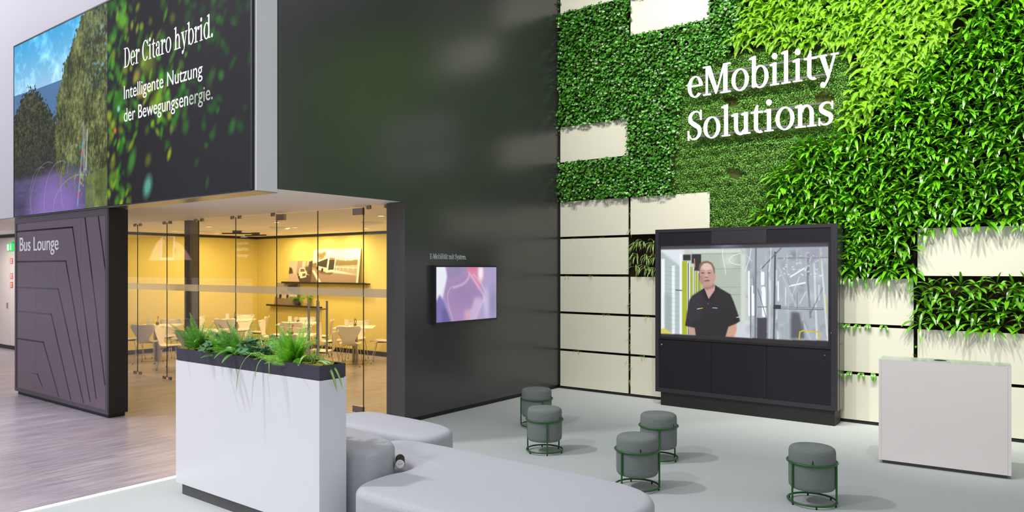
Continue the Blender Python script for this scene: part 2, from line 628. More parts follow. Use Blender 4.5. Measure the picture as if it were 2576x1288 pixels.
def serif_line(text, width, cap):
    """list of (letter, pieces) with the line scaled to a width and a capital height"""
    out, x = [], 0.0
    for ch in text:
        g, a = glyph(ch)
        if g:
            out.append((ch, [[(px + x, py) for px, py in q] for q in g]))
        x += a
    xs = [p[0] for _, g in out for q in g for p in q]
    x0, x1 = min(xs), max(xs)
    sx, sy = width / (x1 - x0), cap / 0.98
    return [(c, [[((px - x0) * sx, py * sy) for px, py in q] for q in g]) for c, g in out]


def letters_mesh(pieces, depth):
    """flat pieces in XZ, front at y=0, back at y=depth"""
    mb = MB()
    for q in pieces:
        a = sum(q[i][0] * q[(i + 1) % len(q)][1] - q[(i + 1) % len(q)][0] * q[i][1] for i in range(len(q)))
        if a < 0:
            q = q[::-1]
        f = [mb.bm.verts.new((x, 0, z)) for x, z in q]
        b = [mb.bm.verts.new((x, depth, z)) for x, z in q]
        mb.bm.faces.new(f)
        mb.bm.faces.new(b[::-1])
        for i in range(len(q)):
            j = (i + 1) % len(q)
            try:
                mb.bm.faces.new((f[j], f[i], b[i], b[j]))
            except ValueError:
                pass
    return mb


def sans_mesh(name, text, width, cap, depth, m, parent=None, spacing=1.0):
    """lettering in the built-in sans face, scaled to a width and a capital height, standing in XZ"""
    def raw(t):
        cu = bpy.data.curves.new('lettering', 'FONT')
        cu.body = t
        cu.extrude = 0.05
        cu.space_character = spacing
        ob = bpy.data.objects.new('lettering', cu)
        COL.objects.link(ob)
        bpy.context.view_layer.update()
        me = bpy.data.meshes.new_from_object(ob.evaluated_get(bpy.context.evaluated_depsgraph_get()))
        bpy.data.objects.remove(ob)
        bpy.data.curves.remove(cu)
        return me
    ref = raw('H')
    ch = max(v.co.y for v in ref.vertices)
    bpy.data.meshes.remove(ref)
    me = raw(text)
    x0 = min(v.co.x for v in me.vertices)
    x1 = max(v.co.x for v in me.vertices)
    for v in me.vertices:
        x, y, z = v.co
        v.co = ((x - x0) / (x1 - x0) * width, (0.05 - z) / 0.1 * depth, y / ch * cap)
    me.materials.clear()
    me.materials.append(m)
    me.name = name
    o = bpy.data.objects.new(name, me)
    COL.objects.link(o)
    if parent:
        o.parent = parent
    return o


# ------------------------------------------------------------------ picture painter (for what the screens and prints show)
class Canvas:
    def __init__(self, w, h, bgc, fmap=None):
        self.w, self.h = w, h
        self.U, self.V = np.meshgrid((np.arange(w) + 0.5) / w, (np.arange(h) + 0.5) / h)
        self.a = np.ones((h, w, 3)) * np.array(bgc, float)
        self.fmap = fmap or (lambda x, y: (x, y))

    def blur(self, m, r):
        for ax in (0, 1):
            k = max(0, int(round(r)))
            if k < 1:
                continue
            for _ in range(2):
                p = np.pad(m, [(k, k) if i == ax else (0, 0) for i in range(m.ndim)], mode='edge')
                cs = np.cumsum(p, axis=ax)
                z = np.zeros_like(np.take(cs, [0], axis=ax))
                cs = np.concatenate([z, cs], axis=ax)
                n = m.shape[ax]
                m = (np.take(cs, range(2 * k + 1, 2 * k + 1 + n), axis=ax) - np.take(cs, range(0, n), axis=ax)) / (2 * k + 1)
        return m

    def put(self, mask, col, alpha=1.0):
        m = (mask * alpha)[..., None]
        self.a = self.a * (1 - m) + np.array(col, float) * m

    def polymask(self, pts):
        p = [self.fmap(*q) for q in pts]
        m = np.zeros((self.h, self.w), bool)
        n = len(p)
        for i in range(n):
            x0, y0 = p[i]
            x1, y1 = p[(i + 1) % n]
            if y0 == y1:
                continue
            c = ((y0 > self.V) != (y1 > self.V)) & (self.U < (x1 - x0) * (self.V - y0) / (y1 - y0) + x0)
            m ^= c
        return m.astype(float)

    def poly(self, pts, col, soft=0, alpha=1.0):
        m = self.polymask(pts)
        self.put(self.blur(m, soft) if soft else m, col, alpha)

    def ell(self, cx, cy, rx, ry, col, soft=0.15, alpha=1.0, rot=0.0):
        x, y = self.fmap(cx, cy)
        x1, _ = self.fmap(cx + rx, cy)
        _, y1 = self.fmap(cx, cy + ry)
        rx, ry = abs(x1 - x), abs(y1 - y)
        asp = self.w / self.h
        du, dv = (self.U - x) * asp, self.V - y
        c, s = math.cos(rot), math.sin(rot)
        d = np.sqrt(((du * c + dv * s) / (rx * asp)) ** 2 + ((-du * s + dv * c) / ry) ** 2)
        self.put(np.clip((1 + soft - d) / (2 * soft), 0, 1), col, alpha)

    def line(self, pts, wpx, col, alpha=1.0):
        p = [self.fmap(*q) for q in pts]
        best = np.full((self.h, self.w), 1e9)
        for (x0, y0), (x1, y1) in zip(p, p[1:]):
            ax, ay, bx, by = x0 * self.w, y0 * self.h, x1 * self.w, y1 * self.h
            X, Y = self.U * self.w, self.V * self.h
            L = (bx - ax) ** 2 + (by - ay) ** 2 + 1e-9
            t = np.clip(((X - ax) * (bx - ax) + (Y - ay) * (by - ay)) / L, 0, 1)
            best = np.minimum(best, np.hypot(X - ax - t * (bx - ax), Y - ay - t * (by - ay)))
        self.put(np.clip(wpx / 2 + 0.5 - best, 0, 1), col, alpha)

    def noise(self, nx, ny, seed=0):
        r = np.random.default_rng(seed).random((ny + 2, nx + 2))
        x, y = self.U * nx, self.V * ny
        i, j = x.astype(int), y.astype(int)
        fx, fy = x - i, y - j
        fx, fy = fx * fx * (3 - 2 * fx), fy * fy * (3 - 2 * fy)
        return (r[j, i] * (1 - fx) + r[j, i + 1] * fx) * (1 - fy) + (r[j + 1, i] * (1 - fx) + r[j + 1, i + 1] * fx) * fy

    def linear(self):
        c = np.clip(self.a, 0, 255) / 255.0
        return np.where(c <= 0.04045, c / 12.92, ((c + 0.055) / 1.055) ** 2.4)


def picture_plane(name, cv, width, height, m, parent=None, depth=0.0):
    """flat grid in XZ (x 0..width, z 0..height, facing -y) carrying the painted picture"""
    w, h = cv.w, cv.h
    gx, gz = np.meshgrid(np.linspace(0, width, w), np.linspace(height, 0, h))
    verts = np.stack([gx, np.zeros_like(gx), gz], -1).reshape(-1, 3)
    idx = np.arange(w * h).reshape(h, w)
    faces = np.stack([idx[1:, :-1], idx[1:, 1:], idx[:-1, 1:], idx[:-1, :-1]], -1).reshape(-1, 4)
    o = array_mesh(name, verts, faces, m, parent, smooth=False)
    at = o.data.color_attributes.new('picture', 'FLOAT_COLOR', 'POINT')
    c = np.concatenate([cv.linear().reshape(-1, 3), np.ones((w * h, 1))], 1).astype(np.float32)
    at.data.foreach_set('color', c.ravel())
    return o


# ------------------------------------------------------------------ plant generators
def norm(a):
    return a / (np.linalg.norm(a, axis=-1, keepdims=True) + 1e-9)


def strap_arrays(P, D, L, W, droop, n=6, fold=0.18, ref=(0, -0.5, 0.85), prof=None, cols=3, curl=None):
    """many long leaves at once: verts (N,n+1,cols,3) and quads"""
    P, D = np.asarray(P, float), norm(np.asarray(D, float))
    N = len(P)
    ref = np.broadcast_to(np.asarray(ref, float), (N, 3))
    V = np.zeros((N, n + 1, cols, 3))
    p, d = P.copy(), D.copy()
    down = np.array([0, 0, -1.0])
    for i in range(n + 1):
        t = i / n
        w = (prof(t) if prof else max(0.05, math.sin(PI * min(1, 0.12 + 0.88 * t)) ** 0.7)) * W
        nn = norm(ref - d * (ref * d).sum(1, keepdims=True))
        s = np.cross(d, nn)
        for c in range(cols):
            k = c / (cols - 1) * 2 - 1
            V[:, i, c] = p + s * (k * 0.5 * w)[:, None] + nn * (fold * abs(k) * w)[:, None]
        p = p + d * (L / n)[:, None]
        d = norm(d + down * (droop / n)[:, None])
    idx = np.arange(N * (n + 1) * cols).reshape(N, n + 1, cols)
    F = np.stack([idx[:, :-1, :-1], idx[:, :-1, 1:], idx[:, 1:, 1:], idx[:, 1:, :-1]], -1).reshape(-1, 4)
    return V.reshape(-1, 3), F


def frond_arrays(P, D, L, W, droop, n=16, ref=(0, -0.5, 0.85), slim=0.36):
    """many fern fronds: leaflets in pairs along an arching rachis"""
    P, D = np.asarray(P, float), norm(np.asarray(D, float))
    N = len(P)
    ref = np.broadcast_to(np.asarray(ref, float), (N, 3))
    p, d = P.copy(), D.copy()
    down = np.array([0, 0, -1.0])
    out = []
    for i in range(n + 1):
        t = i / n
        nn = norm(ref - d * (ref * d).sum(1, keepdims=True))
        s = np.cross(d, nn)
        step = L / n
        env = (min(1.0, 0.25 + t * 3.2)) * (1 - t) ** 0.75 + 0.05
        l = W * env
        if i > 0:
            for sg in (-1, 1):
                dr = norm(s * sg + d * 0.45 - nn * 0.25)
                pr = np.cross(dr, nn)
                hw = (step * slim)[:, None] * (0.55 + 0.45 * (1 - t))
                tip = p + dr * l[:, None] - nn * (0.15 * l)[:, None]
                mid = p + dr * (0.42 * l)[:, None]
                out.append(np.stack([p, mid + pr * hw, tip, mid - pr * hw], 1))
        if i < n:
            q = p + d * step[:, None]
            hw = s * 0.0022
            out.append(np.stack([p - hw, p + hw, q + hw, q - hw], 1))
            p = q
        d = norm(d + down * (droop / n)[:, None])
    V = np.concatenate([o[:, None] for o in out], 1).reshape(-1, 3)
    F = np.arange(len(V)).reshape(-1, 4)
    return V, F


IVY = np.array([(0, 0.02), (0.2, -0.15), (0.45, -0.05), (0.40, 0.2), (0.62, 0.45), (0.28, 0.5), (0, 1.0), (-0.28, 0.5), (-0.62, 0.45), (-0.40, 0.2), (-0.45, -0.05), (-0.2, -0.15)])
IVYS = np.array([(0, 0.02), (0.25, -0.12), (0.47, 0.0), (0.47, 0.22), (0.56, 0.42), (0.32, 0.62), (0, 0.95), (-0.32, 0.62), (-0.56, 0.42), (-0.47, 0.22), (-0.47, 0.0), (-0.25, -0.12)])
OVAL = np.array([(0, 0), (0.26, 0.3), (0.24, 0.65), (0, 1.0), (-0.24, 0.65), (-0.26, 0.3)])


def blade_arrays(P, T, Nn, size, shape=IVY, cup=0.1):
    """many small flat leaves: base P, tip direction T, face normal Nn"""
    P = np.asarray(P, float)
    T = norm(np.asarray(T, float))
    Nn = np.asarray(Nn, float)
    Nn = norm(Nn - T * (Nn * T).sum(1, keepdims=True))
    S = np.cross(T, Nn)
    k = len(shape)
    V = np.zeros((len(P), k + 1, 3))
    V[:, 0] = P + T * (0.35 * size)[:, None] - Nn * (cup * size)[:, None]
    for i, (x, y) in enumerate(shape):
        V[:, i + 1] = P + S * (x * size)[:, None] + T * (y * size)[:, None]
    idx = np.arange(len(P))[:, None] * (k + 1)
    F = []
    for i in range(k):
        F.append(np.stack([idx[:, 0], idx[:, 0] + 1 + i, idx[:, 0] + 1 + (i + 1) % k], 1))
    return V.reshape(-1, 3), np.concatenate(F, 0)


def inside(poly, x, z):
    m = np.zeros(len(x), bool)
    n = len(poly)
    for i in range(n):
        x0, z0 = poly[i]
        x1, z1 = poly[(i + 1) % n]
        if z0 != z1:
            m ^= ((z0 > z) != (z1 > z)) & (x < (x1 - x0) * (z - z0) / (z1 - z0) + x0)
    return m


# ------------------------------------------------------------------ the setting
XD = -6.55            # plane of the graphite wall
YG = 9.86             # front plane of the cream panels
YL = 4.30             # plane of the LED front
ZS = 2.775            # soffit height
SPLIT = -6.58         # where wood meets carpet

struct(MB().box(-27, SPLIT, -9, 11.4, -0.05, 0.0).build('floor', M_wood))
struct(MB().box(SPLIT, 4, -9, 10.1, -0.05, 0.0).build('floor', M_carpet))
struct(MB().box(-27, XD - 0.013, 4.57, 11.4, ZS, ZS + 0.2).build('ceiling', M_soffit))
# graphite side wall: upper part over the glass front, lower part behind the column
struct(MB().box(XD - 0.3, XD, 4.565, 9.95, ZS + 0.2, 7.6).box(XD - 0.012, XD, 4.565, 9.95, ZS - 0.006, ZS + 0.2).build('wall_right', M_dark))
struct(MB().box(XD - 0.33, XD, 6.40, 9.95, 0.055, ZS - 0.006).build('wall_right', M_dark))
struct(MB().box(XD - 0.31, XD - 0.015, 6.415, 9.95, 0.0, 0.055).build('baseboard_right', M_black))
# white fascia box that carries the LED front
struct(MB().box(-27, -12.965, 4.315, 4.556, 2.735, 7.6).build('wall_front', M_white))
struct(MB().box(-12.955, XD, 4.31, 4.556, 2.735, 7.6).build('wall_front', M_white))
struct(MB().box(-27, XD, 4.29, 4.556, 2.725, 2.735).build('trim_1', M_alu))
# back wall behind the planting
struct(MB().box(XD, 1.05, 9.945, 10.05, 0.0, 7.6).build('wall_back', M_soil))
struct(MB().box(XD, 1.05, 9.87, 9.945, 0.0, 0.035).build('baseboard_back', M_black))
# lounge walls
struct(MB().box(-16.9, -16.8, 6.56, 11.15, 0, ZS).build('wall_left', M_yellow))
struct(MB().box(-16.8, -6.86, 11.07, 11.17, 0, ZS).build('wall_far', M_yellow))
struct(MB().box(-16.8, -16.775, 6.56, 11.07, 0, 0.10).build('baseboard_left', M_black))
struct(MB().box(-16.8, -6.88, 11.045, 11.07, 0, 0.10).build('baseboard_far', M_black))
struct(MB().box(-16.8, -16.78, 6.56, 11.07, 2.715, ZS).build('trim_2', M_black))
struct(MB().box(-16.8, -6.88, 11.05, 11.07, 2.715, ZS).build('trim_3', M_black))
struct(MB().box(-6.90, -6.88, 6.72, 11.07, 0, ZS).build('wall_near', M_yellow))
M_corr = mat('corridor_wall_paint', (232, 222, 216), 0.7, var=0.02, scale=2)
struct(MB().box(-27, -16.9, 6.64, 6.74, 0, ZS).build('wall_corridor', M_corr))
struct(MB().box(-27, -16.9, 6.62, 6.64, 0, 0.09).build('baseboard_corridor', M_black))
struct(MB().box(-27, -16.9, 6.62, 6.64, 2.70, ZS).build('trim_4', M_black))
d = struct(MB().box(-22.2, -20.34, 6.625, 6.64, 0.09, 2.205).build('door_3', M_corr))
MB().box(-20.42, -20.40, 6.59, 6.625, 0.98, 1.12).build('handle', M_steel, d)
# slim post just inside the glass
struct(MB().box(-12.215, -12.03, 6.62, 6.79, 0, ZS).build('pillar', mat('post_grey_brown', (92, 84, 82), 0.4, var=0.04, scale=6)))
# LED line let into the floor between wood and carpet
struct(MB().box(SPLIT - 0.022, SPLIT + 0.022, -4, 6.38, -0.04, 0.006).build('trim_5', emis('floor_led', (255, 253, 246), 4.0)))

# ------------------------------------------------------------------ glass front
XE = [-16.8, -15.72, -14.68, -13.645, -12.575, -11.534, -10.435, -9.355, -8.387, -7.428, -6.885]
for i, (x0, x1) in enumerate(zip(XE, XE[1:])):
    door = i in (7, 8)
    z0 = 0.015 if door else 0.03
    nm = 'door_%d' % (i - 6) if door else 'window_%d' % (i + 1 if i < 7 else 8)
    w = struct(MB().box(x0 + 0.006, x1 - 0.006, 6.494, 6.506, z0, 2.755).build(nm, M_glass))
    MB().box(x0 + 0.007, x1 - 0.007, 6.4915, 6.4935, 1.56, 1.672).build('frosted_band', M_frost, w)
    MB().box(x1 - 0.006, x1 - 0.001, 6.493, 6.507, z0, 2.755).build('edge', M_edge, w)
    if door:
        a, b = (x0 + 0.006, x0 + 0.20) if i == 7 else (x1 - 0.20, x1 - 0.006)
        for zz in ((0.015, 0.10), (2.655, 2.745)):
            MB().box(a, b, 6.478, 6.522, zz[0], zz[1]).bevel(0.004).build('pivot_patch', M_steel, w)
        hx = -8.495 if i == 7 else -8.285
        for yy in (6.425, 6.575):
            MB().tube([(hx, yy, 0.73), (hx, yy, 1.485)], 0.016, 14).build('pull_bar', M_steel, w, True)
        for zz in (0.86, 1.37):
            MB().tube([(hx, 6.41, zz), (hx, 6.59, zz)], 0.011, 12).build('standoff', M_steel, w, True)
    else:
        for xx in (x0 + 0.10, x1 - 0.10):
            for z1 in (0.0, 2.715):
                m_ = MB()
                for q in (-0.022, 0.022):
                    m_.box(xx + q - 0.012, xx + q + 0.012, 6.484, 6.516, z1 + (0.0 if z1 < 1 else 0.008), z1 + (0.045 if z1 < 1 else 0.055))
                m_.box(xx - 0.034, xx + 0.034, 6.487, 6.513, z1 + (0.0 if z1 < 1 else 0.043), z1 + (0.013 if z1 < 1 else 0.056))
                m_.build('clamp', M_steel, w)

# ------------------------------------------------------------------ LED front
W_LED, H_LED = 6.34, 2.62


def led_picture():
    # u 0..0.497 willow scene, the rest dark foliage bokeh; coordinates in fractions of the screen
    cv = Canvas(760, 314, (36, 34, 38))
    r = np.random.default_rng(5)
    left = cv.U < 0.4965
    sky = np.clip(cv.V / 0.36, 0, 1)[..., None]
    skyc = np.array([66, 172, 230]) * (1 - sky) + np.array([176, 214, 242]) * sky
    cl = cv.noise(16, 9, 3) * 0.5 + cv.noise(44, 22, 4) * 0.3 + cv.noise(110, 60, 6) * 0.2
    skyc = skyc + (np.clip(cl - 0.47, 0, 1) * 170)[..., None]
    cv.a = np.where(left[..., None], skyc, cv.a)
    hill = left & (cv.V > 0.285 + 0.02 * cv.noise(10, 2, 8))
    cv.put(hill.astype(float), (74, 112, 160), 0.9)
    f1 = cv.noise(190, 120, 10) * 0.45 + cv.noise(80, 60, 12) * 0.3 + cv.noise(340, 210, 15) * 0.25
    # dark tree on the left
    edge = 0.285 + 0.9 * np.clip(np.abs(cv.U - 0.10) - 0.02, 0, 1) ** 1.25 * 3.4 + (f1 - 0.5) * 0.12
    tree = left & (cv.V > edge) & (cv.U < 0.30)
    sh = np.clip((f1 - 0.3) * 1.9, 0, 1)[..., None] * np.clip(1.15 - 0.9 * (cv.V[..., None] - 0.3), 0.2, 1)
    cv.a = np.where(tree[..., None], np.array([34, 38, 30]) * (1 - sh) + np.array([98, 104, 66]) * sh, cv.a)
    low = left & (cv.V > 0.62)
    cv.put(low * np.clip((cv.V - 0.60) * 4, 0, 1) * 0.85, (56, 52, 58))
    road = left & (cv.V > 0.79 + 0.04 * (f1 - 0.5))
    rn = cv.noise(24, 60, 9)
    cv.put(cv.blur(road.astype(float), 3), (92, 86, 122))
    cv.put(left * np.clip((cv.V - 0.76) * 6, 0, 1) * rn, (60, 54, 80), 0.75)
    cv.put(left * np.clip(1.2 - ((cv.U - 0.24) / 0.17) ** 2 - ((cv.V - 1.0) / 0.24) ** 2, 0, 1), (142, 116, 190), 0.9)
    # willow with hanging strands
    st = cv.noise(260, 60, 13) * 0.4 + cv.noise(120, 40, 14) * 0.3 + cv.noise(380, 170, 16) * 0.3
    bx = np.interp(cv.V, [-0.1, 0.0, 0.11, 0.24, 0.39, 0.56, 0.8], [0.40, 0.385, 0.335, 0.285, 0.255, 0.235, 0.25])
    will = left & (cv.U > bx + (st - 0.5) * 0.05) & (cv.V < 0.80 + (st - 0.5) * 0.5 + np.clip((cv.U - 0.40) * 5, 0, 1))
    clump = cv.noise(22, 12, 21) * 0.6 + cv.noise(44, 18, 22) * 0.4
    shade = np.clip(0.1 + 1.5 * (st - 0.3) + 0.9 * (clump - 0.5), 0, 1)[..., None]
    cv.a = np.where(will[..., None], np.array([52, 60, 34]) * (1 - shade) + np.array([156, 164, 98]) * shade, cv.a)
    holes = left & will & (cv.noise(150, 110, 23) > 0.80) & (cv.V < 0.42) & (cv.U > 0.40)
    cv.put(cv.blur(holes.astype(float), 1), (120, 190, 220), 0.8)
    gap = left & (np.abs(cv.U - 0.388 - 0.02 * (cv.V - 0.7)) < 0.006) & (cv.V > 0.55) & (cv.V < 0.82)
    cv.put(cv.blur(gap.astype(float), 1), (170, 180, 196), 0.5)
    grass = left & (cv.U > 0.395) & (cv.V > 0.82 + 0.3 * (0.44 - cv.U))
    gn = 0.7 + 0.5 * cv.noise(60, 24, 31)[..., None]
    cv.a = np.where(grass[..., None], cv.a * 0.35 + np.array([112, 132, 66]) * gn * 0.65, cv.a)
    # striped marker post and the passing light trails
    for k in range(9):
        v0 = 0.66 + k * 0.036
        cv.line([(0.383 - 0.028 * (v0 - 0.66) / 0.34, v0), (0.383 - 0.028 * (v0 - 0.63) / 0.34, v0 + 0.03)], 4, (214, 120, 150) if k % 2 else (104, 176, 214), 0.9)
    cv.line([(0.405, 0.6), (0.398, 0.8)], 2.5, (226, 232, 240), 0.8)
    for cx0, cy0, rx, ry in ((0.20, 0.98, 0.10, 0.26), (0.27, 0.95, 0.09, 0.22), (0.34, 0.86, 0.07, 0.2), (0.16, 0.9, 0.06, 0.16), (0.36, 1.0, 0.13, 0.18)):
        cv.line([(cx0 + rx * math.cos(a), cy0 + ry * math.sin(a)) for a in np.linspace(PI * 0.8, PI * 1.6, 16)], 1.3, (214, 200, 232), 0.4)
    cv.a = np.where(left[..., None], cv.a, np.array([34, 33, 37]) * np.ones(3))
    # bokeh foliage on the right half
    right = (~left).astype(float)
    base = cv.a.copy()

    def blob(u, v, ru, rv, c, a, rot):
        cv.ell(u, v, ru, rv, c, 0.5, a, rot)
    for k in range(330):
        z = r.random()
        if z < 0.42:
            u, v = 0.50 + abs(r.normal(0, 0.07)), r.random() ** 1.1
            if v > 0.35 and u > 0.60:
                u = 0.5 + (u - 0.5) * 0.5
        elif z < 0.72:
            u, v = r.normal(0.70, 0.055), r.normal(0.52, 0.13)
        elif z < 0.92:
            u, v = r.normal(0.88, 0.07), r.normal(0.38, 0.2)
        else:
            u, v = r.uniform(0.5, 0.97), r.uniform(0.0, 0.97)
        g = r.random()
        c = (30 + 70 * g, 110 + 80 * g, 24 + 10 * g) if r.random() < 0.75 else (130 + 60 * g, 170 + 30 * g, 30)
        if u > 0.8:
            c = (20 + 30 * g, 84 + 50 * g, 30)
        blob(u, v, r.uniform(0.004, 0.011), r.uniform(0.012, 0.034), c, r.uniform(0.35, 0.8), r.uniform(0.2, 0.9))
    for u, v, ru, rv, c, a in ((0.66, 0.36, 0.03, 0.06, (150, 170, 40), 0.6), (0.62, 0.41, 0.012, 0.03, (190, 180, 70), 0.7), (0.645, 0.49, 0.012, 0.03, (196, 160, 40), 0.8), (0.70, 0.55, 0.02, 0.05, (140, 180, 30), 0.6),
                               (0.662, 0.93, 0.014, 0.05, (104, 196, 176), 0.8), (0.60, 0.80, 0.012, 0.06, (70, 150, 50), 0.8), (0.56, 0.12, 0.02, 0.04, (116, 196, 40), 0.7), (0.93, 0.16, 0.018, 0.06, (74, 150, 40), 0.7), (0.80, 0.05, 0.012, 0.06, (50, 110, 40), 0.6), (0.545, 0.54, 0.006, 0.014, (150, 220, 226), 0.9), (0.53, 0.64, 0.006, 0.014, (220, 130, 60), 0.9)):
        blob(u, v, ru, rv, c, a, 0.5)
    cv.a = base * (1 - right[..., None]) + cv.a * right[..., None]
    return cv


led = thing('video_wall', 'huge LED video wall showing a willow scene and dark green leaves', 'screen', (-12.95, 4.285, 2.745))
picture_plane('screen', led_picture(), W_LED, H_LED, colour_mat('led_picture', 0.95, False), led)
MB().box(0, W_LED, 0.003, 0.022, 0, H_LED).build('housing', M_black, led)
fr = MB()
fr.box(-0.008, W_LED + 0.02, -0.006, 0.022, -0.01, 0.0).box(-0.008, W_LED + 0.02, -0.006, 0.022, H_LED, H_LED + 0.02)
fr.box(-0.012, 0, -0.006, 0.022, -0.01, H_LED + 0.02).box(W_LED, W_LED + 0.03, -0.006, 0.022, -0.01, H_LED + 0.02)
fr.build('bezel', M_black, led)
M_txt = emis('screen_text', (255, 255, 255), 1.0)
M_txt2 = emis('screen_text_fading', (196, 206, 190), 0.8)
cp = letters_mesh([q for _, g in serif_line('Der Citaro hybrid.', 2.03, 0.245) for q in g], 0.001).build('caption', M_txt, led)
cp.location = (3.605, -0.003, 1.695)
for tx, x, w_, z, m_ in (('Intelligente Nutzung', 3.605, 1.82, 1.305, M_txt), ('der Bewegungsen', 3.605, 1.52, 1.022, M_txt), ('ergie.', 5.15, 0.48, 1.022, M_txt2)):
    o = sans_mesh('caption', tx, w_, 0.165, 0.001, m_, led)
    o.location = (x, -0.003, z)

# ------------------------------------------------------------------ Bus Lounge partition
bl = thing('lounge_sign_wall', 'tall dark aubergine partition lettered Bus Lounge with angled gloss lines', 'partition', (-12.975, 4.30, 0))
BW, BH = 3.135, 2.72
MB().box(0.05, BW - 0.03, 0.03, 0.235, 0, 0.05).build('plinth', M_busside, bl)
MB().box(0.02, BW - 0.004, 0.02, 0.262, 0.05, BH).bevel(0.003).build('body', M_busside, bl)
f_ = MB()
for b in ((0, BW, 0.05, 0.10), (0, BW, BH - 0.085, BH), (0, 0.06, 0.10, BH - 0.085), (BW - 0.06, BW, 0.10, BH - 0.085)):
    f_.box(b[0], b[1], 0, 0.02, b[2], b[3])
f_.build('frame', M_busframe, bl)
for k in range(4):
    xa, xb = 0.06 + k * (BW - 0.12) / 4, 0.06 + (k + 1) * (BW - 0.12) / 4
    MB().box(xa + 0.0015, xb - 0.0015, 0.008, 0.02, 0.10, BH - 0.085).build('front_panel', M_bus, bl)
# angled gloss lines: run from the edge, kink, fall to the lower right
for z, xk, xe, ze in ((2.50, 2.08, 2.80, 0.22), (2.035, 1.86, 2.62, 0.16), (1.64, 1.60, 2.42, 0.12), (1.27, 1.36, 2.02, 0.12), (0.85, 1.08, 1.62, 0.12), (0.37, 0.86, 1.05, 0.2)):
    m_ = MB()
    y0, y1 = 0.0055, 0.0079
    if z > 0.5:
        m_.box(0.06, xk, y0, y1, z, z + 0.022)
    else:
        m_.box(0.66, xk, y0, y1, z, z + 0.01)
    v = [m_.bm.verts.new(p) for p in ((xk, y0, z + 0.022), (xk - 0.016, y0, z), (xe - 0.012, y0, ze), (xe + 0.008, y0, ze))]
    m_.bm.faces.new(v)
    m_.build('gloss_line', M_busline, bl)
for x0, z0, x1, z1 in ((2.46, BH - 0.09, 3.05, 0.42), (2.86, BH - 0.09, 3.07, 1.9)):
    m_ = MB()
    v = [m_.bm.verts.new(p) for p in ((x0 + 0.012, 0.006, z0), (x0 - 0.012, 0.006, z0), (x1 - 0.012, 0.006, z1), (x1 + 0.012, 0.006, z1))]
    m_.bm.faces.new(v)
    m_.build('gloss_line', M_busline, bl)
o = sans_mesh('lettering', 'Bus Lounge', 1.42, 0.205, 0.006, mat('white_vinyl', (252, 251, 252), 0.5, var=0.01), bl)
o.location = (0.195, 0.0015, 2.207)
o['label'] = 'white Bus Lounge lettering'

# ------------------------------------------------------------------ cream panels on the planted wall
ZR = lambda k: 0.043 + 0.603 * k
CX = [(-6.519, -5.285), (-5.246, -3.997), (-3.960, -2.722), (-2.690, -1.448), (-1.406, -0.170), (-0.13, 1.10)]
PAN = [(0, 0, 'cream wall panel on the floor against the graphite wall'), (0, 1, 'cream wall panel above the floor-level one beside the graphite wall'),
       (0, 2, 'cream wall panel midway up the five stacked beside the graphite wall'), (0, 3, 'cream wall panel second from the top of the stack beside the graphite wall'),
       (0, 4, 'cream wall panel topping the stack of five, fringed by ivy above'), (0, 6, 'cream wall panel alone in the ivy with leaf shadows on it'),
       (0, 10, 'cream wall panel in the top corner where graphite wall meets ivy'),
       (1, 0, 'cream wall panel at floor level partly behind the black screen cabinet'), (1, 1, 'cream wall panel one above floor level, partly behind the black screen cabinet'),
       (1, 2, 'cream wall panel under the spider plants, partly behind the screen cabinet'), (1, 4, 'cream wall panel above the spider plants with leaf shadows'),
       (1, 9, 'cream wall panel cut by the top of the picture, set in ivy'),
       (3, 0, 'cream wall panel at floor level between screen cabinet and white counter'), (3, 1, 'cream wall panel above floor level between cabinet and counter, sprigs along its top'),
       (3, 2, 'cream wall panel under the strap-leaf ferns right of the screen cabinet'),
       (4, 0, 'cream wall panel at floor level behind the white counter'), (4, 1, 'cream wall panel above the white counter, leaf tips hanging over it'),
       (4, 3, 'cream wall panel over the planted opening, leaf shadows along its top')]
for c, k, lb in PAN:
    x0, x1 = CX[c]
    t = thing('wall_panel', lb, 'panel', (x0, YG, ZR(k)), 0, 'cream wall panels')
    MB().box(0, x1 - x0, 0, 0.022, 0, 0.566).bevel(0.002, 1).build('face_board', M_panel, t)
    MB().box(0.05, x1 - x0 - 0.05, 0.0225, 0.085, 0.04, 0.52).build('batten', M_panel_edge, t)
    if k == 0:
        for xx in (0.06, x1 - x0 - 0.12):
            MB().box(xx, xx + 0.06, 0.03, 0.08, -0.043, 0.039).build('foot_block', M_panel_edge, t)

# ------------------------------------------------------------------ planting on the wall
IVYFIG = [(-3.39, 5.80), (-3.50, 5.39), (-3.69, 4.89), (-3.89, 4.86), (-4.07, 4.81), (-4.28, 4.73), (-4.37, 4.49), (-4.46, 4.22), (-4.49, 3.93), (-4.52, 3.53), (-4.55, 3.02)]
FERNFIG = [(-3.69, 4.89), (-3.21, 4.92), (-2.70, 4.76), (-2.24, 4.70), (-2.09, 4.43), (-2.07, 4.28), (-2.13, 4.00), (-2.22, 3.82), (-2.24, 3.61)]
FERNSTRAP = [(-0.30, 6.0), (-0.75, 5.18), (-0.80, 5.0), (-0.90, 4.91), (-1.07, 4.66), (-1.17, 4.42), (-1.43, 4.26), (-1.46, 4.0), (-1.71, 3.95), (-2.0, 3.68), (-2.24, 3.61)]
FIGSTRAP = [(-2.24, 3.61), (-2.40, 3.61), (-2.70, 3.59), (-2.90, 3.36), (-3.10, 3.19), (-3.10, 2.99), (-3.24, 2.88), (-3.35, 2.65), (-3.39, 2.35)]
R_IVY = [(-3.30, 6.6)] + IVYFIG + [(-6.53, 3.02), (-6.53, 6.6)]
R_FIG = IVYFIG[2:] + [(-3.99, 3.02), (-3.99, 2.35), (-3.39, 2.35)] + FIGSTRAP[::-1][1:] + FERNFIG[::-1][1:-1]
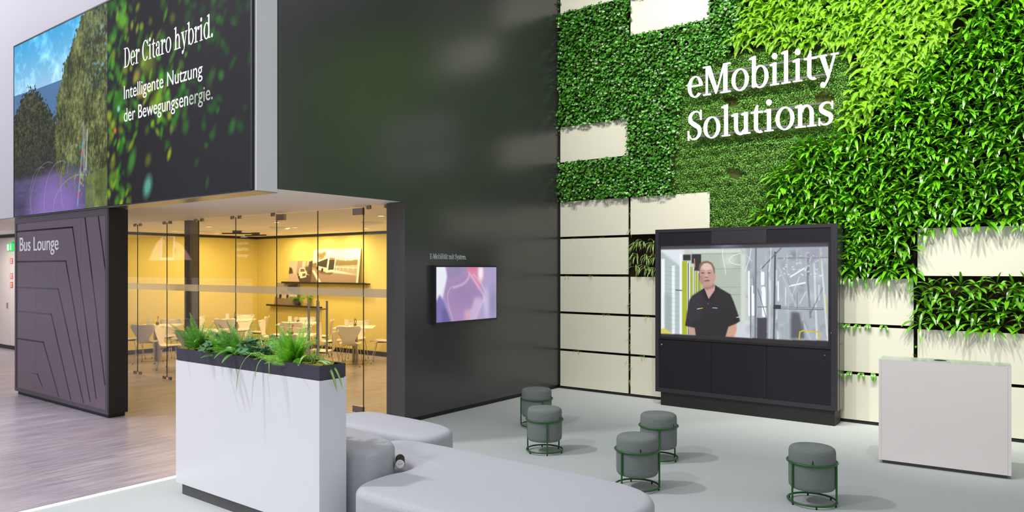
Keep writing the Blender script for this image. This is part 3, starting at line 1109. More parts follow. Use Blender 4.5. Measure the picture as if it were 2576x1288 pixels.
R_FERN = IVYFIG[:3][::-1] + [(-3.30, 6.6), (-0.2, 6.6)] + FERNSTRAP + FERNFIG[::-1][1:]
R_STRAP = FERNSTRAP + FIGSTRAP[1:] + [(-3.39, 2.3), (-2.66, 2.3), (-2.66, 1.86), (-1.43, 1.86), (-1.43, 2.47), (-0.1, 2.47), (-0.1, 0.12), (1.0, 0.12), (1.0, 6.0)]


def panel_free(x, z, mrg=0.0):
    ok = np.ones(len(x), bool)
    for c, k, _ in PAN:
        x0, x1 = CX[c]
        ok &= ~((x > x0 + mrg) & (x < x1 - mrg) & (z > ZR(k) + mrg) & (z < ZR(k) + 0.566 - mrg))
    return ok


def scatter(poly, step, jit=0.5, edge=0.0, hang=0.0):
    xs = [p[0] for p in poly]
    zs = [p[1] for p in poly]
    gx, gz = np.meshgrid(np.arange(min(xs), max(xs), step), np.arange(min(zs), max(zs), step))
    x = gx.ravel() + rng.uniform(-jit, jit, gx.size) * step
    z = gz.ravel() + rng.uniform(-jit, jit, gx.size) * step
    z = z + hang
    m = inside(poly, x + rng.normal(0, edge, x.size) if edge else x, z - hang + (rng.normal(0, edge, x.size) if edge else 0)) & panel_free(x, z)
    return x[m], z[m]


def wob(x, z, f, s):
    """soft undulation of the planting depth"""
    return np.sin(x * f + s) * np.cos(z * f * 1.3 + 2 * s) * 0.5 + np.sin(x * f * 2.3 + z * f * 1.9 + 3 * s) * 0.5


# ivy mat
x, z = scatter(R_IVY, 0.0245, 0.9, 0.03)
N = len(x)
y = 9.845 - 0.035 * wob(x, z, 9, 1) - rng.random(N) * 0.06
T = np.stack([rng.normal(0, 0.8, N), -0.35 + rng.normal(0, 0.25, N), -0.75 + rng.normal(0, 0.45, N)], 1)
Nn = np.stack([rng.normal(0, 0.45, N), -1 + rng.normal(0, 0.2, N), 0.55 + rng.normal(0, 0.45, N)], 1)
V, F = blade_arrays(np.stack([x, y, z], 1), T, Nn, rng.uniform(0.027, 0.050, N), IVYS)
tag(array_mesh('ivy_foliage', V, F, M_ivy, smooth=False), 'dense dark green ivy covering the upper wall beside the graphite wall', 'ivy', kind='stuff')
# creeping fig mat
x, z = scatter(R_FIG, 0.0105, 0.9, 0.02)
keep = (np.sin(x * 5.1 + 1.3) * np.sin(z * 6.3 + 0.4) + np.sin(x * 11 + z * 7) * 0.5 + np.sin(z * 19 + x * 3) * 0.35) < 1.22
x, z = x[keep], z[keep]
N = len(x)
y = 9.895 - 0.02 * wob(x, z, 17, 2) - 0.012 * np.sin(z * 42) - rng.random(N) * 0.035
T = np.stack([rng.normal(0, 0.9, N), -0.5 + rng.normal(0, 0.3, N), rng.normal(-0.2, 0.8, N)], 1)
Nn = np.stack([rng.normal(0, 0.5, N), -1 + rng.normal(0, 0.3, N), 0.6 + rng.normal(0, 0.4, N)], 1)
V, F = blade_arrays(np.stack([x, y, z], 1), T, Nn, rng.uniform(0.014, 0.027, N), OVAL, 0.08)
tag(array_mesh('creeping_fig_foliage', V, F, M_fig, smooth=False), 'fine small-leaved creeping fig mat behind the white serif lettering', 'foliage', kind='stuff')
# felt with moss showing through the creeping fig
struct(MB().box(-4.62, -2.2, 9.925, 9.944, 2.3, 4.95).build('wall_back', mat('mossy_felt', (72, 84, 38), 0.95, spec=0.1, var=0.6, scale=9, bump=0.8, bscale=60)))
# bright fern mat
x, z = scatter(R_FERN, 0.037, 0.9, 0.03, 0.10)
N = len(x)
y = 9.90 - rng.random(N) * 0.05
D = np.stack([rng.normal(0, 0.9, N), -0.8 + rng.normal(0, 0.25, N), 0.25 + rng.normal(0, 0.6, N)], 1)
V, F = frond_arrays(np.stack([x, y, z], 1), D, rng.uniform(0.16, 0.27, N), rng.uniform(0.042, 0.062, N), rng.uniform(1.0, 2.6, N), 15, slim=0.7)
tag(array_mesh('fern_foliage', V, F, M_fern, smooth=False), 'bright yellow green fern mat sweeping over and beside the white lettering', 'fern', kind='stuff')


def strap_rosettes(x, z, nl, yb=9.90, Ls=(0.16, 0.28), ws=(0.032, 0.052)):
    P, D = [], []
    for a, b in zip(x, z):
        k = random.randint(nl - 1, nl + 2)
        a0 = random.random() * 6.28
        for i in range(k):
            an = a0 + 6.283 * i / k + random.gauss(0, 0.2)
            P.append((a + 0.012 * math.cos(an), yb - random.random() * 0.03, b + 0.012 * math.sin(an)))
            sp = random.uniform(0.35, 1.3)
            D.append((math.cos(an) * sp, -0.7, math.sin(an) * sp * 0.9 + 0.42))
    n = len(P)
    return strap_arrays(P, D, rng.uniform(*Ls, n), rng.uniform(*ws, n), rng.uniform(0.2, 1.9, n), 6, 0.14)


x, z = scatter(R_STRAP, 0.108, 0.6, 0.04)
V, F = strap_rosettes(x, z, 7)
tag(array_mesh('strap_fern_foliage', V, F, M_strap, smooth=True), 'glossy strap-leaved fern mat filling the upper wall above the counter', 'fern', kind='stuff')

# planted opening between the two cream panels behind the counter: single rosettes in rows
for row in range(4):
    for c in range(9):
        xx = -1.36 + c * 0.165 + (0.07 if row % 2 else 0) + random.uniform(-0.03, 0.03)
        zz = 1.29 + row * 0.15 + random.uniform(-0.02, 0.02)
        V, F = strap_rosettes([0], [0], 7, 0.0, (0.17, 0.27), (0.028, 0.046))
        o = array_mesh('strap_fern', V, F, M_strap)
        o.location = (xx, 9.90, zz)
        tag(o, 'dark strap-leaved fern in the planted opening above the white counter', 'fern', 'strap-leaved ferns in the planted opening')
# small sprigs in the gaps left of the counter
SPR = [(-2.18, 1.235, 'tip-hanging sprig in the upper gap nearest the screen cabinet'), (-2.06, 1.235, 'sprig in the upper gap, next to the one nearest the cabinet'), (-1.96, 1.235, 'sprig at the middle of the upper gap beside the cabinet'), (-1.78, 1.235, 'lone long sprig at the right of the upper gap beside the cabinet'),
       (-2.16, 0.635, 'sprig in the lower gap nearest the screen cabinet'), (-2.03, 0.635, 'broad sprig in the lower gap beside the cabinet'), (-1.90, 0.635, 'sprig in the lower gap touching the counter edge')]
for sx, sz, lb in SPR:
    n = 4
    D = [(random.uniform(-0.7, 0.7), -0.8, random.uniform(-0.1, 0.5)) for _ in range(n)]
    V, F = strap_arrays(np.zeros((n, 3)), D, rng.uniform(0.09, 0.16, n), rng.uniform(0.024, 0.036, n), rng.uniform(2.5, 4.0, n), 6, 0.12)
    o = array_mesh('fern_sprig', V, F, M_strap)
    o.location = (sx, 9.895, sz)
    tag(o, 'green strap-leaf ' + lb, 'fern', 'sprigs in the panel gaps')
for sz in (1.02, 0.86, 1.38, 1.55, 1.75):
    V, F = strap_rosettes([0], [0], 4, 0.0, (0.07, 0.11), (0.018, 0.026))
    o = array_mesh('fern_sprig', V, F, M_strap)
    o.location = (-1.427, 9.935, sz)
    tag(o, 'small sprig in the upright gap left of the planted opening', 'fern', 'sprigs in the upright gap')


def spider(P, D, L, W, droop, name, parent=None):
    V, F = strap_arrays(P, D, L, W, droop, 9, 0.16, (0, -0.4, 0.9), lambda t: 0.35 + 0.65 * math.sin(PI * min(1, 0.15 + 0.85 * t)) if t < 1 else 0.05, 4)
    n = len(P)
    mi = np.tile(np.tile(np.array([0, 1, 0]), 9), n)
    return array_mesh(name, V, F, [M_spider, M_spider2], parent, mi)


k = 0
for row in range(3):
    for c in range(4):
        n = 10
        an = rng.random(n) * 6.28
        D = np.stack([np.cos(an) * 0.7, -0.7 + 0 * an, np.sin(an) * 0.6 + 0.5], 1)
        o = spider(np.zeros((n, 3)), D, rng.uniform(0.14, 0.24, n), rng.uniform(0.012, 0.02, n), rng.uniform(2.0, 4.0, n), 'spider_plant')
        o.location = (-5.17 + c * 0.145 + random.uniform(-0.03, 0.03), 9.91, 1.94 + row * 0.18 + random.uniform(-0.02, 0.02))
        tag(o, 'striped spider plant in the small opening left of the screen cabinet', 'spider plant', 'spider plants in the small opening')
for sx, sz in ((-5.265, 0.25), (-5.265, 0.45), (-5.265, 0.78), (-5.265, 1.05), (-5.265, 1.38), (-5.265, 1.6), (-5.265, 2.05), (-5.265, 2.55), (-5.265, 2.8)):
    n = 7
    D = np.stack([rng.normal(0, 0.15, n), np.full(n, -0.35), rng.normal(0.1, 0.8, n)], 1)
    o = spider(np.zeros((n, 3)), D, rng.uniform(0.08, 0.15, n), rng.uniform(0.01, 0.014, n), rng.uniform(0.3, 2.5, n), 'spider_plant')
    o.location = (sx, 9.93, sz)
    tag(o, 'narrow spider plant in the upright gap between the two left panel columns', 'spider plant', 'spider plants in the upright gap')
for sx, sz in ((-6.25, 2.435), (-5.75, 2.435), (-6.38, 1.832), (-5.40, 1.832), (-5.95, 1.832), (-5.7, 1.23), (-5.0, 1.23), (-6.2, 0.63), (-5.05, 0.63)):
    n = 7
    D = np.stack([rng.normal(0, 0.9, n), np.full(n, -0.5), rng.normal(0.05, 0.12, n)], 1)
    o = spider(np.zeros((n, 3)), D, rng.uniform(0.07, 0.14, n), rng.uniform(0.009, 0.013, n), rng.uniform(0.2, 2.2, n), 'spider_plant')
    o.location = (sx, 9.925, sz)
    tag(o, 'wisp of spider plant in a level gap between the cream panels', 'spider plant', 'spider plants in the level gaps')

# ------------------------------------------------------------------ serif lettering on the planted wall
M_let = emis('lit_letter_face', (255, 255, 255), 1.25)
for text, x0, wdt, zb, lb in (('eMobility', -4.284, 2.014, 4.372, 'upper line of white raised serif letters on the planted wall, reading eMobility'),
                              ('Solutions', -4.284, 1.948, 3.768, 'lower line of white raised serif letters on the planted wall, reading Solutions')):
    t = thing('sign_lettering', lb, 'sign', (x0, 9.76, zb), 0, 'white serif lettering')
    for ch, g in serif_line(text, wdt, 0.405):
        o = letters_mesh(g, 0.03).build('letter', M_let, t)
    for zz in ((0.03, 0.055), (0.275, 0.30)):
        MB().box(0.12, wdt - 0.1, 0.034, 0.062, zz[0], zz[1]).build('rail', M_plinth, t)
    for xx in (0.3, wdt / 2, wdt - 0.35):
        for zz in (0.032, 0.277):
            MB().box(xx, xx + 0.02, 0.0625, 0.18, zz, zz + 0.021).build('bracket', M_plinth, t)

# ------------------------------------------------------------------ lettering and screen on the graphite wall
tl = thing('wall_lettering', 'small pale serif lettering on the graphite wall above the screen', 'lettering', (XD, 6.849, 2.065), PI / 2)
M_pale = mat('pale_vinyl', (236, 240, 238), 0.5, var=0.02)
letters_mesh([q for _, g in serif_line('E-Mobilität mit System.', 0.716, 0.068) for q in g], 0.002).build('lettering', M_pale, tl).location = (0, -0.003, 0)


def weld_picture():
    cv = Canvas(190, 108, (176, 160, 204))
    def P(*a):
        return [((x - 195) / 885, (y - 310) / 775) for x, y in a]
    cv.poly(P((190, 300), (320, 300), (350, 420), (330, 520), (300, 680), (270, 760), (240, 700), (190, 800)), (234, 240, 248), 2)
    cv.poly(P((320, 300), (620, 300), (700, 420), (790, 560), (880, 720), (860, 760), (760, 1120), (420, 1120), (350, 860), (300, 720), (350, 430)), (170, 140, 186), 2)
    cv.ell(*P((560, 700))[0], 0.22, 0.22, (158, 130, 176), 0.6, 0.8)
    cv.poly(P((340, 300), (520, 300), (560, 400), (400, 480), (345, 440)), (150, 138, 176), 3)
    cv.poly(P((620, 300), (880, 300), (870, 470), (820, 640), (740, 540), (640, 400)), (222, 140, 170), 3)
    cv.ell(*P((830, 400))[0], 0.045, 0.14, (246, 240, 248), 0.5)
    cv.ell(*P((700, 330))[0], 0.06, 0.06, (226, 124, 160), 0.5)
    cv.poly(P((190, 820), (240, 700), (310, 820), (400, 1120), (190, 1120)), (126, 116, 180), 2)
    cv.poly(P((260, 900), (330, 900), (410, 1120), (280, 1120)), (92, 88, 140), 3, 0.6)
    cv.poly(P((740, 760), (830, 760), (870, 820), (760, 1120), (650, 1120), (640, 960), (700, 900)), (202, 180, 214), 3)
    cv.ell(*P((630, 1010))[0], 0.05, 0.1, (214, 168, 190), 0.6)
    cv.ell(*P((920, 860))[0], 0.05, 0.24, (212, 204, 228), 0.6, 0.7)
    cv.ell(*P((1030, 850))[0], 0.07, 0.28, (140, 134, 176), 0.7, 0.7)
    for pts, w, a in ((((660, 400), (640, 480), (560, 560), (430, 600)), 2.6, 0.6), (((680, 430), (780, 580), (880, 740), (870, 830)), 2.6, 0.65), (((720, 420), (830, 540), (910, 690)), 2, 0.6),
                      (((400, 590), (350, 700), (370, 880), (430, 1090)), 1.2, 0.5), (((850, 830), (800, 950), (740, 1060)), 1.4, 0.5)):
        q, ww = smooth_pts(P(*pts), [w * 1.6] * len(pts), 6)
        cv.line(q, w * 1.6, (226, 206, 230), a * 0.7)
        cv.line(q, w * 3.4, (222, 200, 228), a * 0.25)
    return cv


tv = thing('wall_display', 'flat display on the graphite wall showing a blurred pink and violet picture', 'screen', (XD, 6.87, 1.21), PI / 2)
MB().box(0, 1.285, -0.075, -0.004, 0, 0.77).bevel(0.003, 1).build('housing', M_cab, tv)
MB().box(0.12, 1.16, -0.004, 0.0, 0.1, 0.66).build('mount', M_black, tv)
picture_plane('screen', weld_picture(), 1.245, 0.72, colour_mat('display_picture', 0.95), tv).location = (0.02, -0.0765, 0.028)
MB().box(1.268, 1.274, -0.077, -0.075, 0.12, 0.126).build('status_light', emis('status_yellow', (200, 180, 40), 1.0), tv)

# ------------------------------------------------------------------ large screen cabinet
def man_picture():
    def fm(x, y):
        u = (x - 10) / 2045.0
        top = 58 - 43 * u
        bot = 1135 + 115 * u
        return u, (y - top) / (bot - top)
    cv = Canvas(480, 270, (196, 206, 196), fm)
    bgn = cv.noise(30, 20, 2)
    cv.a += (bgn[..., None] - 0.5) * 10
    # left wall with bright columns
    cv.poly([(0, 90), (300, 90), (310, 1120), (0, 1110)], (178, 192, 194), 1)
    cv.poly([(0, 90), (330, 90), (330, 330), (0, 110)], (222, 230, 236), 3)
    for x0, x1, t in ((20, 64, 210), (165, 205, 290), (270, 306, 150)):
        cv.poly([(x0, t), (x1, t), (x1, 1110), (x0, 1110)], (240, 246, 250), 1)
    for yy in range(300, 1050, 52):
        cv.line([(66, yy), (270, yy + 20)], 0.8, (130, 146, 150), 0.5)
    cv.poly([(64, 620), (165, 640), (165, 1105), (64, 1100)], (146, 158, 150), 5, 0.5)
    cv.line([(220, 580), (310, 586)], 3, (80, 92, 96))
    # yellow machine columns with dark motors
    for x0, x1, t in ((306, 372, 236), (414, 450, 306), (478, 512, 356), (530, 560, 440)):
        cv.poly([(x0, t), (x1, t - 4), (x1, 1112), (x0, 1108)], (172, 182, 36), 0)
        cv.poly([(x1, t), (x1 + 34, t + 30), (x1 + 34, 1112), (x1, 1112)], (226, 236, 240), 0)
        cv.poly([(x1 + 10, t + 16), (x1 + 22, t + 24), (x1 + 22, 1112), (x1 + 10, 1112)], (70, 78, 70), 0)
    for b in ((318, 158, 420, 226), (430, 150, 560, 262), (470, 250, 560, 350)):
        cv.poly([(b[0], b[1]), (b[2], b[1]), (b[2], b[3]), (b[0], b[3])], (44, 40, 46), 1)
    cv.line([(468, 210), (474, 300)], 3, (200, 130, 80))
    # rear hall wall
    cv.poly([(560, 110), (1060, 110), (1060, 960), (560, 960)], (178, 190, 176), 1)
    for yy in (150, 330, 550, 640):
        cv.line([(560, yy), (1060, yy - 6)], 1.4, (140, 152, 140), 0.8)
    cv.poly([(430, 100), (1060, 92), (1060, 130), (470, 140)], (206, 216, 206), 1)
    cv.poly([(1060, 150), (1110, 150), (1112, 950), (1062, 950)], (208, 216, 208), 1)
    cv.poly([(1000, 960), (1180, 960), (1190, 1160), (900, 1150)], (206, 212, 218), 3)
    # steel frames on the right
    cv.poly([(1120, 60), (2060, 40), (2060, 1230), (1180, 1170)], (168, 178, 186), 2)
    fr_ = np.random.default_rng(9)
    for _ in range(70):
        x0, y0 = fr_.uniform(1140, 2040), fr_.uniform(80, 1150)
        g = fr_.uniform(80, 245)
        cv.ell(x0, y0, fr_.uniform(8, 40), fr_.uniform(10, 60), (g, g + 4, g + 10), 0.8, 0.35, fr_.uniform(-0.8, 0.8))
    for x0, y0, x1, y1, w, g in ((1155, 360, 1160, 880, 9, 246), (1200, 540, 1205, 870, 14, 250), (1320, 380, 1320, 500, 18, 248), (1330, 560, 1335, 880, 20, 248), (1500, 480, 1500, 700, 8, 240), (1490, 1080, 1495, 1170, 10, 248),
                                 (1180, 540, 1176, 1140, 3, 60), (1240, 80, 1232, 1160, 9, 120), (1405, 260, 1400, 1170, 9, 196), (1465, 130, 1450, 1170, 9, 84), (1380, 290, 1376, 1165, 6, 150),
                                 (1500, 290, 1860, 1160, 10, 190), (1050, 80, 1190, 230, 8, 196), (1530, 80, 1300, 330, 6, 110), (1260, 560, 1360, 900, 3, 90), (1820, 280, 1860, 900, 9, 130), (1900, 260, 1930, 1150, 9, 214),
                                 (1970, 80, 2045, 1190, 8, 216), (1640, 420, 1790, 320, 7, 244), (1630, 530, 1800, 490, 8, 244), (1660, 640, 1740, 420, 4, 220), (1740, 740, 1810, 600, 5, 214), (1500, 200, 2040, 190, 7, 140),
                                 (1450, 790, 1990, 800, 12, 120), (1450, 790, 1990, 796, 5, 176), (1260, 780, 1370, 780, 4, 110), (1260, 1060, 1380, 1070, 7, 170)):
        cv.line([(x0, y0), (x1, y1)], w * 0.55, (g - 3, g + 1, g + 4))
    br = np.random.default_rng(4)
    for _ in range(34):
        x0 = br.uniform(1150, 2040)
        y0 = br.uniform(90, 1000)
        ln = br.uniform(60, 300)
        tilt = br.choice([0.0, 0.0, 0.02, 0.0, -0.02, 0.5, -0.6])
        g = br.choice([96, 132, 160, 206, 236, 250])
        cv.line([(x0, y0), (x0 + tilt * ln * 0.7, min(1150, y0 + ln))], br.uniform(1.0, 5.0), (g - 4, g, g + 4), 0.5)
    for _ in range(40):
        cv.ell(br.uniform(1520, 2020), br.uniform(130, 420), br.uniform(4, 16), br.uniform(3, 10), (240, 246, 250), 0.6, 0.8, br.uniform(-0.6, 0.6))
    cv.poly([(1255, 910), (1370, 910), (1370, 1160), (1255, 1160)], (66, 68, 74), 1)
    cv.poly([(1645, 840), (1740, 840), (1800, 1150), (1640, 1160)], (92, 92, 100), 3)
    cv.poly([(1446, 755), (1530, 755), (1530, 805), (1446, 805)], (50, 54, 60), 0)
    cv.line([(1735, 1160), (1745, 1075), (1780, 1060), (1930, 1070), (1960, 1100), (1955, 1165)], 3.2, (214, 190, 40))
    cv.line([(1960, 90), (1960, 300)], 2.5, (220, 206, 120), 0.8)
    cv.line([(2022, 640), (2030, 830)], 3, (226, 206, 90), 0.9)
    cv.ell(1920, 130, 150, 110, (150, 152, 168), 0.8, 0.55)
    cv.poly([(10, 1040), (60, 1036), (160, 1090), (150, 1102), (10, 1100)], (214, 204, 90), 1)
    # light loops
    for pts in (((835, 80), (832, 160), (850, 260), (875, 390)), ((1060, 140), (960, 170), (915, 220), (960, 262), (1050, 280)), ((1185, 50), (1165, 190), (1110, 360)), ((1415, 40), (1412, 220), (1390, 360))):
        q, _w = smooth_pts(list(pts), [1] * len(pts), 6)
        cv.line(q, 1.8, (244, 250, 246), 0.85)
    cv.ell(910, 220, 70, 70, (240, 248, 240), 0.9, 0.5)
    # man: arms, polo shirt, neck, head
    skin, skin2, dark = (196, 156, 142), (160, 116, 104), (36, 33, 36)
    cv.poly([(384, 1020), (480, 1020), (490, 1125), (392, 1112)], skin, 1)
    cv.poly([(910, 1010), (1004, 970), (1006, 1060), (975, 1140), (868, 1140)], (206, 160, 136), 1)
    cv.poly([(345, 1006), (372, 860), (400, 710), (440, 650), (560, 580), (600, 560), (735, 520), (800, 560), (930, 630), (970, 720), (1010, 830), (1048, 950), (1000, 980), (905, 1018), (866, 1144), (488, 1132), (474, 1032)], dark, 0.6)
    cv.poly([(400, 720), (440, 655), (560, 585), (570, 900), (380, 1000), (372, 870)], (52, 46, 58), 4, 0.6)
    cv.poly([(588, 540), (735, 510), (740, 575), (690, 640), (656, 690), (620, 640), (590, 600)], (202, 164, 156), 0.6)
    cv.poly([(590, 520), (730, 500), (730, 545), (640, 580), (592, 560)], (150, 108, 100), 1.5, 0.8)
    cv.poly([(600, 560), (585, 560), (560, 590), (640, 720), (656, 692)], (24, 22, 24))
    cv.poly([(738, 518), (770, 548), (690, 720), (656, 692), (735, 590)], (28, 26, 28))
    cv.ell(632, 390, 104, 152, (104, 88, 70), 0.05)
    cv.ell(630, 398, 97, 146, skin, 0.06)
    cv.poly([(536, 420), (560, 500), (600, 545), (660, 545), (710, 510), (728, 440), (726, 400), (640, 430)], skin, 1.2)
    cv.ell(634, 300, 76, 58, (226, 192, 180), 0.4)
    cv.ell(736, 418, 12, 40, (206, 160, 148), 0.2)
    cv.ell(538, 430, 9, 34, skin2, 0.3)
    cv.poly([(524, 330), (536, 270), (580, 238), (640, 232), (700, 256), (728, 310), (728, 372), (712, 330), (690, 280), (640, 254), (585, 262), (552, 300), (538, 360)], (120, 100, 80), 0.6)
    cv.poly([(540, 420), (575, 400), (590, 520), (560, 500)], skin2, 2, 0.6)
    for ex in (578, 660):
        cv.ell(ex, 376, 28, 13, (160, 116, 108), 0.6, 0.8)
        cv.ell(ex, 376, 13, 6, (70, 60, 62), 0.4)
        cv.line([(ex - 30, 352), (ex + 4, 342), (ex + 28, 350)], 1.6, (140, 108, 96), 0.8)
    cv.poly([(616, 370), (632, 370), (650, 418), (612, 424)], (214, 170, 158), 1)
    cv.ell(626, 428, 24, 8, (150, 104, 98), 0.5)
    cv.ell(632, 470, 34, 12, (150, 92, 88), 0.5, 0.9, -0.12)
    cv.line([(600, 470), (630, 463), (662, 464)], 1.4, (110, 66, 66))
    cv.ell(634, 484, 26, 7, (196, 138, 130), 0.5, 0.8)
    cv.poly([(585, 440), (600, 450), (592, 500), (578, 490)], (176, 134, 122), 2, 0.5)
    cv.ell(632, 530, 50, 14, (176, 134, 124), 0.6, 0.6)
    cv.line([(508, 806), (545, 800)], 2, (226, 228, 230))
    cv.line([(545, 800), (576, 796)], 2, (200, 204, 60))
    cv.line([(706, 792), (764, 795)], 1.8, (196, 206, 216))
    cv.line([(1008, 906), (1040, 900)], 2.2, (214, 220, 226))
    cv.ell(648, 742, 5, 9, (120, 116, 116), 0.4)
    # grey reflection painted along the screen top, dark bar below the picture
    cv.poly([(0, 0), (2100, 0), (2100, 60), (1500, 70), (10, 98)], (70, 66, 78), 1)
    cv.poly([(0, 1098), (1650, 1172), (2100, 1180), (2100, 1300), (0, 1300)], (40, 37, 42), 0.6)
    cv.ell(880, 50, 120, 30, (150, 150, 166), 0.9, 0.6)
    return cv


cab = thing('screen_cabinet', 'wide black cabinet with a large screen showing a man in a black polo', 'screen cabinet', (-4.654, 9.49, 0))
CW, CH = 2.436, 2.493
MB().box(0.075, CW - 0.035, 0.022, 0.30, 0.0, 0.19).build('plinth', M_black, cab)
MB().box(0.012, CW - 0.001, 0.024, 0.345, 0.19, CH - 0.004).build('body', M_cabside, cab)
f_ = MB()
f_.box(0, 0.055, 0, 0.024, 0.19, CH).box(CW - 0.075, CW, 0, 0.024, 0.19, CH)
f_.box(0.055, CW - 0.075, 0, 0.024, 0.19, 0.25).box(0.055, CW - 0.075, 0, 0.024, CH - 0.045, CH)
f_.build('frame', M_cab, cab)
xs = [0.055, 0.83, 1.575, CW - 0.075]
for i in range(3):
    MB().box(xs[i] + 0.001, xs[i + 1] - 0.001, 0.006 if i != 1 else 0.002, 0.024, 2.275, CH - 0.046).build('top_panel', M_cab2 if i != 1 else M_cab, cab)
    dd = MB().box(xs[i] + 0.002, xs[i + 1] - 0.002, 0.004, 0.024, 0.252, 0.942).build('lower_door', M_cab2, cab)
    if i != 1:
        kx = xs[0] + 0.045 if i == 0 else xs[3] - 0.07
        MB().tube([(kx, -0.004, 0.865), (kx, 0.004, 0.865)], 0.010, 14).build('lock', M_chrome, dd)
f_ = MB()
f_.box(0.057, CW - 0.077, -0.004, 0.024, 0.944, 0.975).box(0.057, CW - 0.077, -0.004, 0.024, 2.255, 2.274)
f_.box(0.057, 0.085, -0.004, 0.024, 0.975, 2.255).box(CW - 0.105, CW - 0.077, -0.004, 0.024, 0.975, 2.255)
f_.build('display_bezel', M_black, cab)
o = picture_plane('screen', man_picture(), CW - 0.19, 1.28, colour_mat('cabinet_picture', 1.0), cab)
o.location = (0.085, 0.004, 0.975)
MB().box(CW - 0.0755, CW - 0.0715, -0.001, 0.0, 1.14, 1.155).build('status_light', emis('status_green', (150, 210, 40), 1.0), cab)
m_ = MB()
m_.box(CW - 0.002, CW + 0.0015, 0.10, 0.106, 0.19, 1.9)
m_.box(CW - 0.002, CW + 0.0015, 0.10, 0.26, 1.0, 1.004)
m_.build('side_seam', M_black, cab)

# ------------------------------------------------------------------ white counter
ct = thing('reception_counter', 'white box counter with a reflecting top in front of the planted wall', 'counter', (-1.48, 7.985, 0), math.radians(4.2))
MB().box(0.03, 1.06, 0.03, 0.30, 0.0, 0.035).build('plinth', M_plinth, ct)
MB().box(0.025, 1.065, 0.0, 0.018, 0.035, 1.025).bevel(0.002, 1).build('front_panel', M_counter, ct)
for a in ((0, 0.024), (1.066, 1.092)):
    MB().box(a[0], a[1], 0.0, 0.34, 0.035, 1.025).bevel(0.002, 1).build('end_panel', M_counter, ct)
MB().box(0.025, 1.065, 0.32, 0.338, 0.035, 1.025).build('back_panel', M_counter, ct)
MB().box(0.0, 1.092, 0.0, 0.34, 1.0255, 1.035).bevel(0.002, 1).build('top', mat('polished_counter_top', (228, 232, 226), 0.1, spec=0.5, var=0.01), ct)
MB().lathe([(0, 0), (0.055, 0), (0.055, 0.002), (0, 0.002)], 24, (0.52, 0.2)).build('cable_outlet', M_foot, ct).location = (0, 0, 1.0352)

# ------------------------------------------------------------------ planter
PX0, PX1, PY0, PY1 = -6.11, -4.16, 3.235, 3.475
pl = thing('planter_counter', 'white lacquered room divider with a dark planting tray on top', 'planter', (PX0, PY0, 0))
PW, PD = PX1 - PX0, PY1 - PY0
MB().box(0.07, PW - 0.05, 0.02, PD - 0.03, 0.0, 0.095).build('plinth', M_plinth, pl)
MB().box(0, PW, 0, PD, 0.095, 1.145).bevel(0.003, 1).build('body', M_planter, pl)
f_ = MB()
f_.box(0.005, PW - 0.003, 0.004, 0.012, 1.152, 1.25).box(0.005, PW - 0.003, PD - 0.012, PD - 0.004, 1.152, 1.25)
f_.box(0.005, 0.013, 0.012, PD - 0.012, 1.152, 1.25).box(PW - 0.011, PW - 0.003, 0.012, PD - 0.012, 1.152, 1.25)
f_.box(0.013, PW - 0.011, 0.012, PD - 0.012, 1.152, 1.162)
f_.build('tray', M_tray, pl)
MB().box(0.01, PW - 0.01, 0.01, PD - 0.01, 1.1455, 1.1515).build('shadow_gap', M_plinth, pl)
nx, ny = 130, 14
gx, gy = np.meshgrid(np.linspace(0.014, PW - 0.012, nx), np.linspace(0.0125, PD - 0.0125, ny))
gz = 1.233 + 0.014 * np.sin(gx * 17 + gy * 21) * np.cos(gx * 31 - gy * 40) + rng.random(gx.shape) * 0.016 + 0.012 * np.sin(gx * 7)
idx = np.arange(nx * ny).reshape(ny, nx)
array_mesh('moss_bed', np.stack([gx, gy, gz], -1).reshape(-1, 3), np.stack([idx[:-1, :-1], idx[:-1, 1:], idx[1:, 1:], idx[1:, :-1]], -1).reshape(-1, 4), M_moss, pl)


def planter_fern(x, y, n, L, W, lb, m, lean=0.0, front=0.0):
    t = thing('fern_plant', lb, 'fern', (x, y, 1.225))
    an = np.linspace(0, 2 * PI, n, endpoint=False) + rng.normal(0, 0.2, n)
    up = rng.uniform(0.2, 1.0, n) ** 1.2 * 3.2
    D = np.stack([np.cos(an) + lean, np.sin(an) * 0.75 - front, up], 1)
    P = np.stack([rng.normal(0, 0.02, n), rng.normal(0, 0.014, n), np.zeros(n)], 1)
    V, F = frond_arrays(P, D, rng.uniform(*L, n), rng.uniform(*W, n), rng.uniform(0.3, 1.7, n), 28, (0.0, -0.55, 0.8), 0.46)
    array_mesh('fronds', V, F, m, t, smooth=False)
    MB().lathe([(0, -0.03), (0.03, -0.02), (0.035, 0.0), (0, 0.02)], 12).build('crown', M_stem, t, True)
    return t


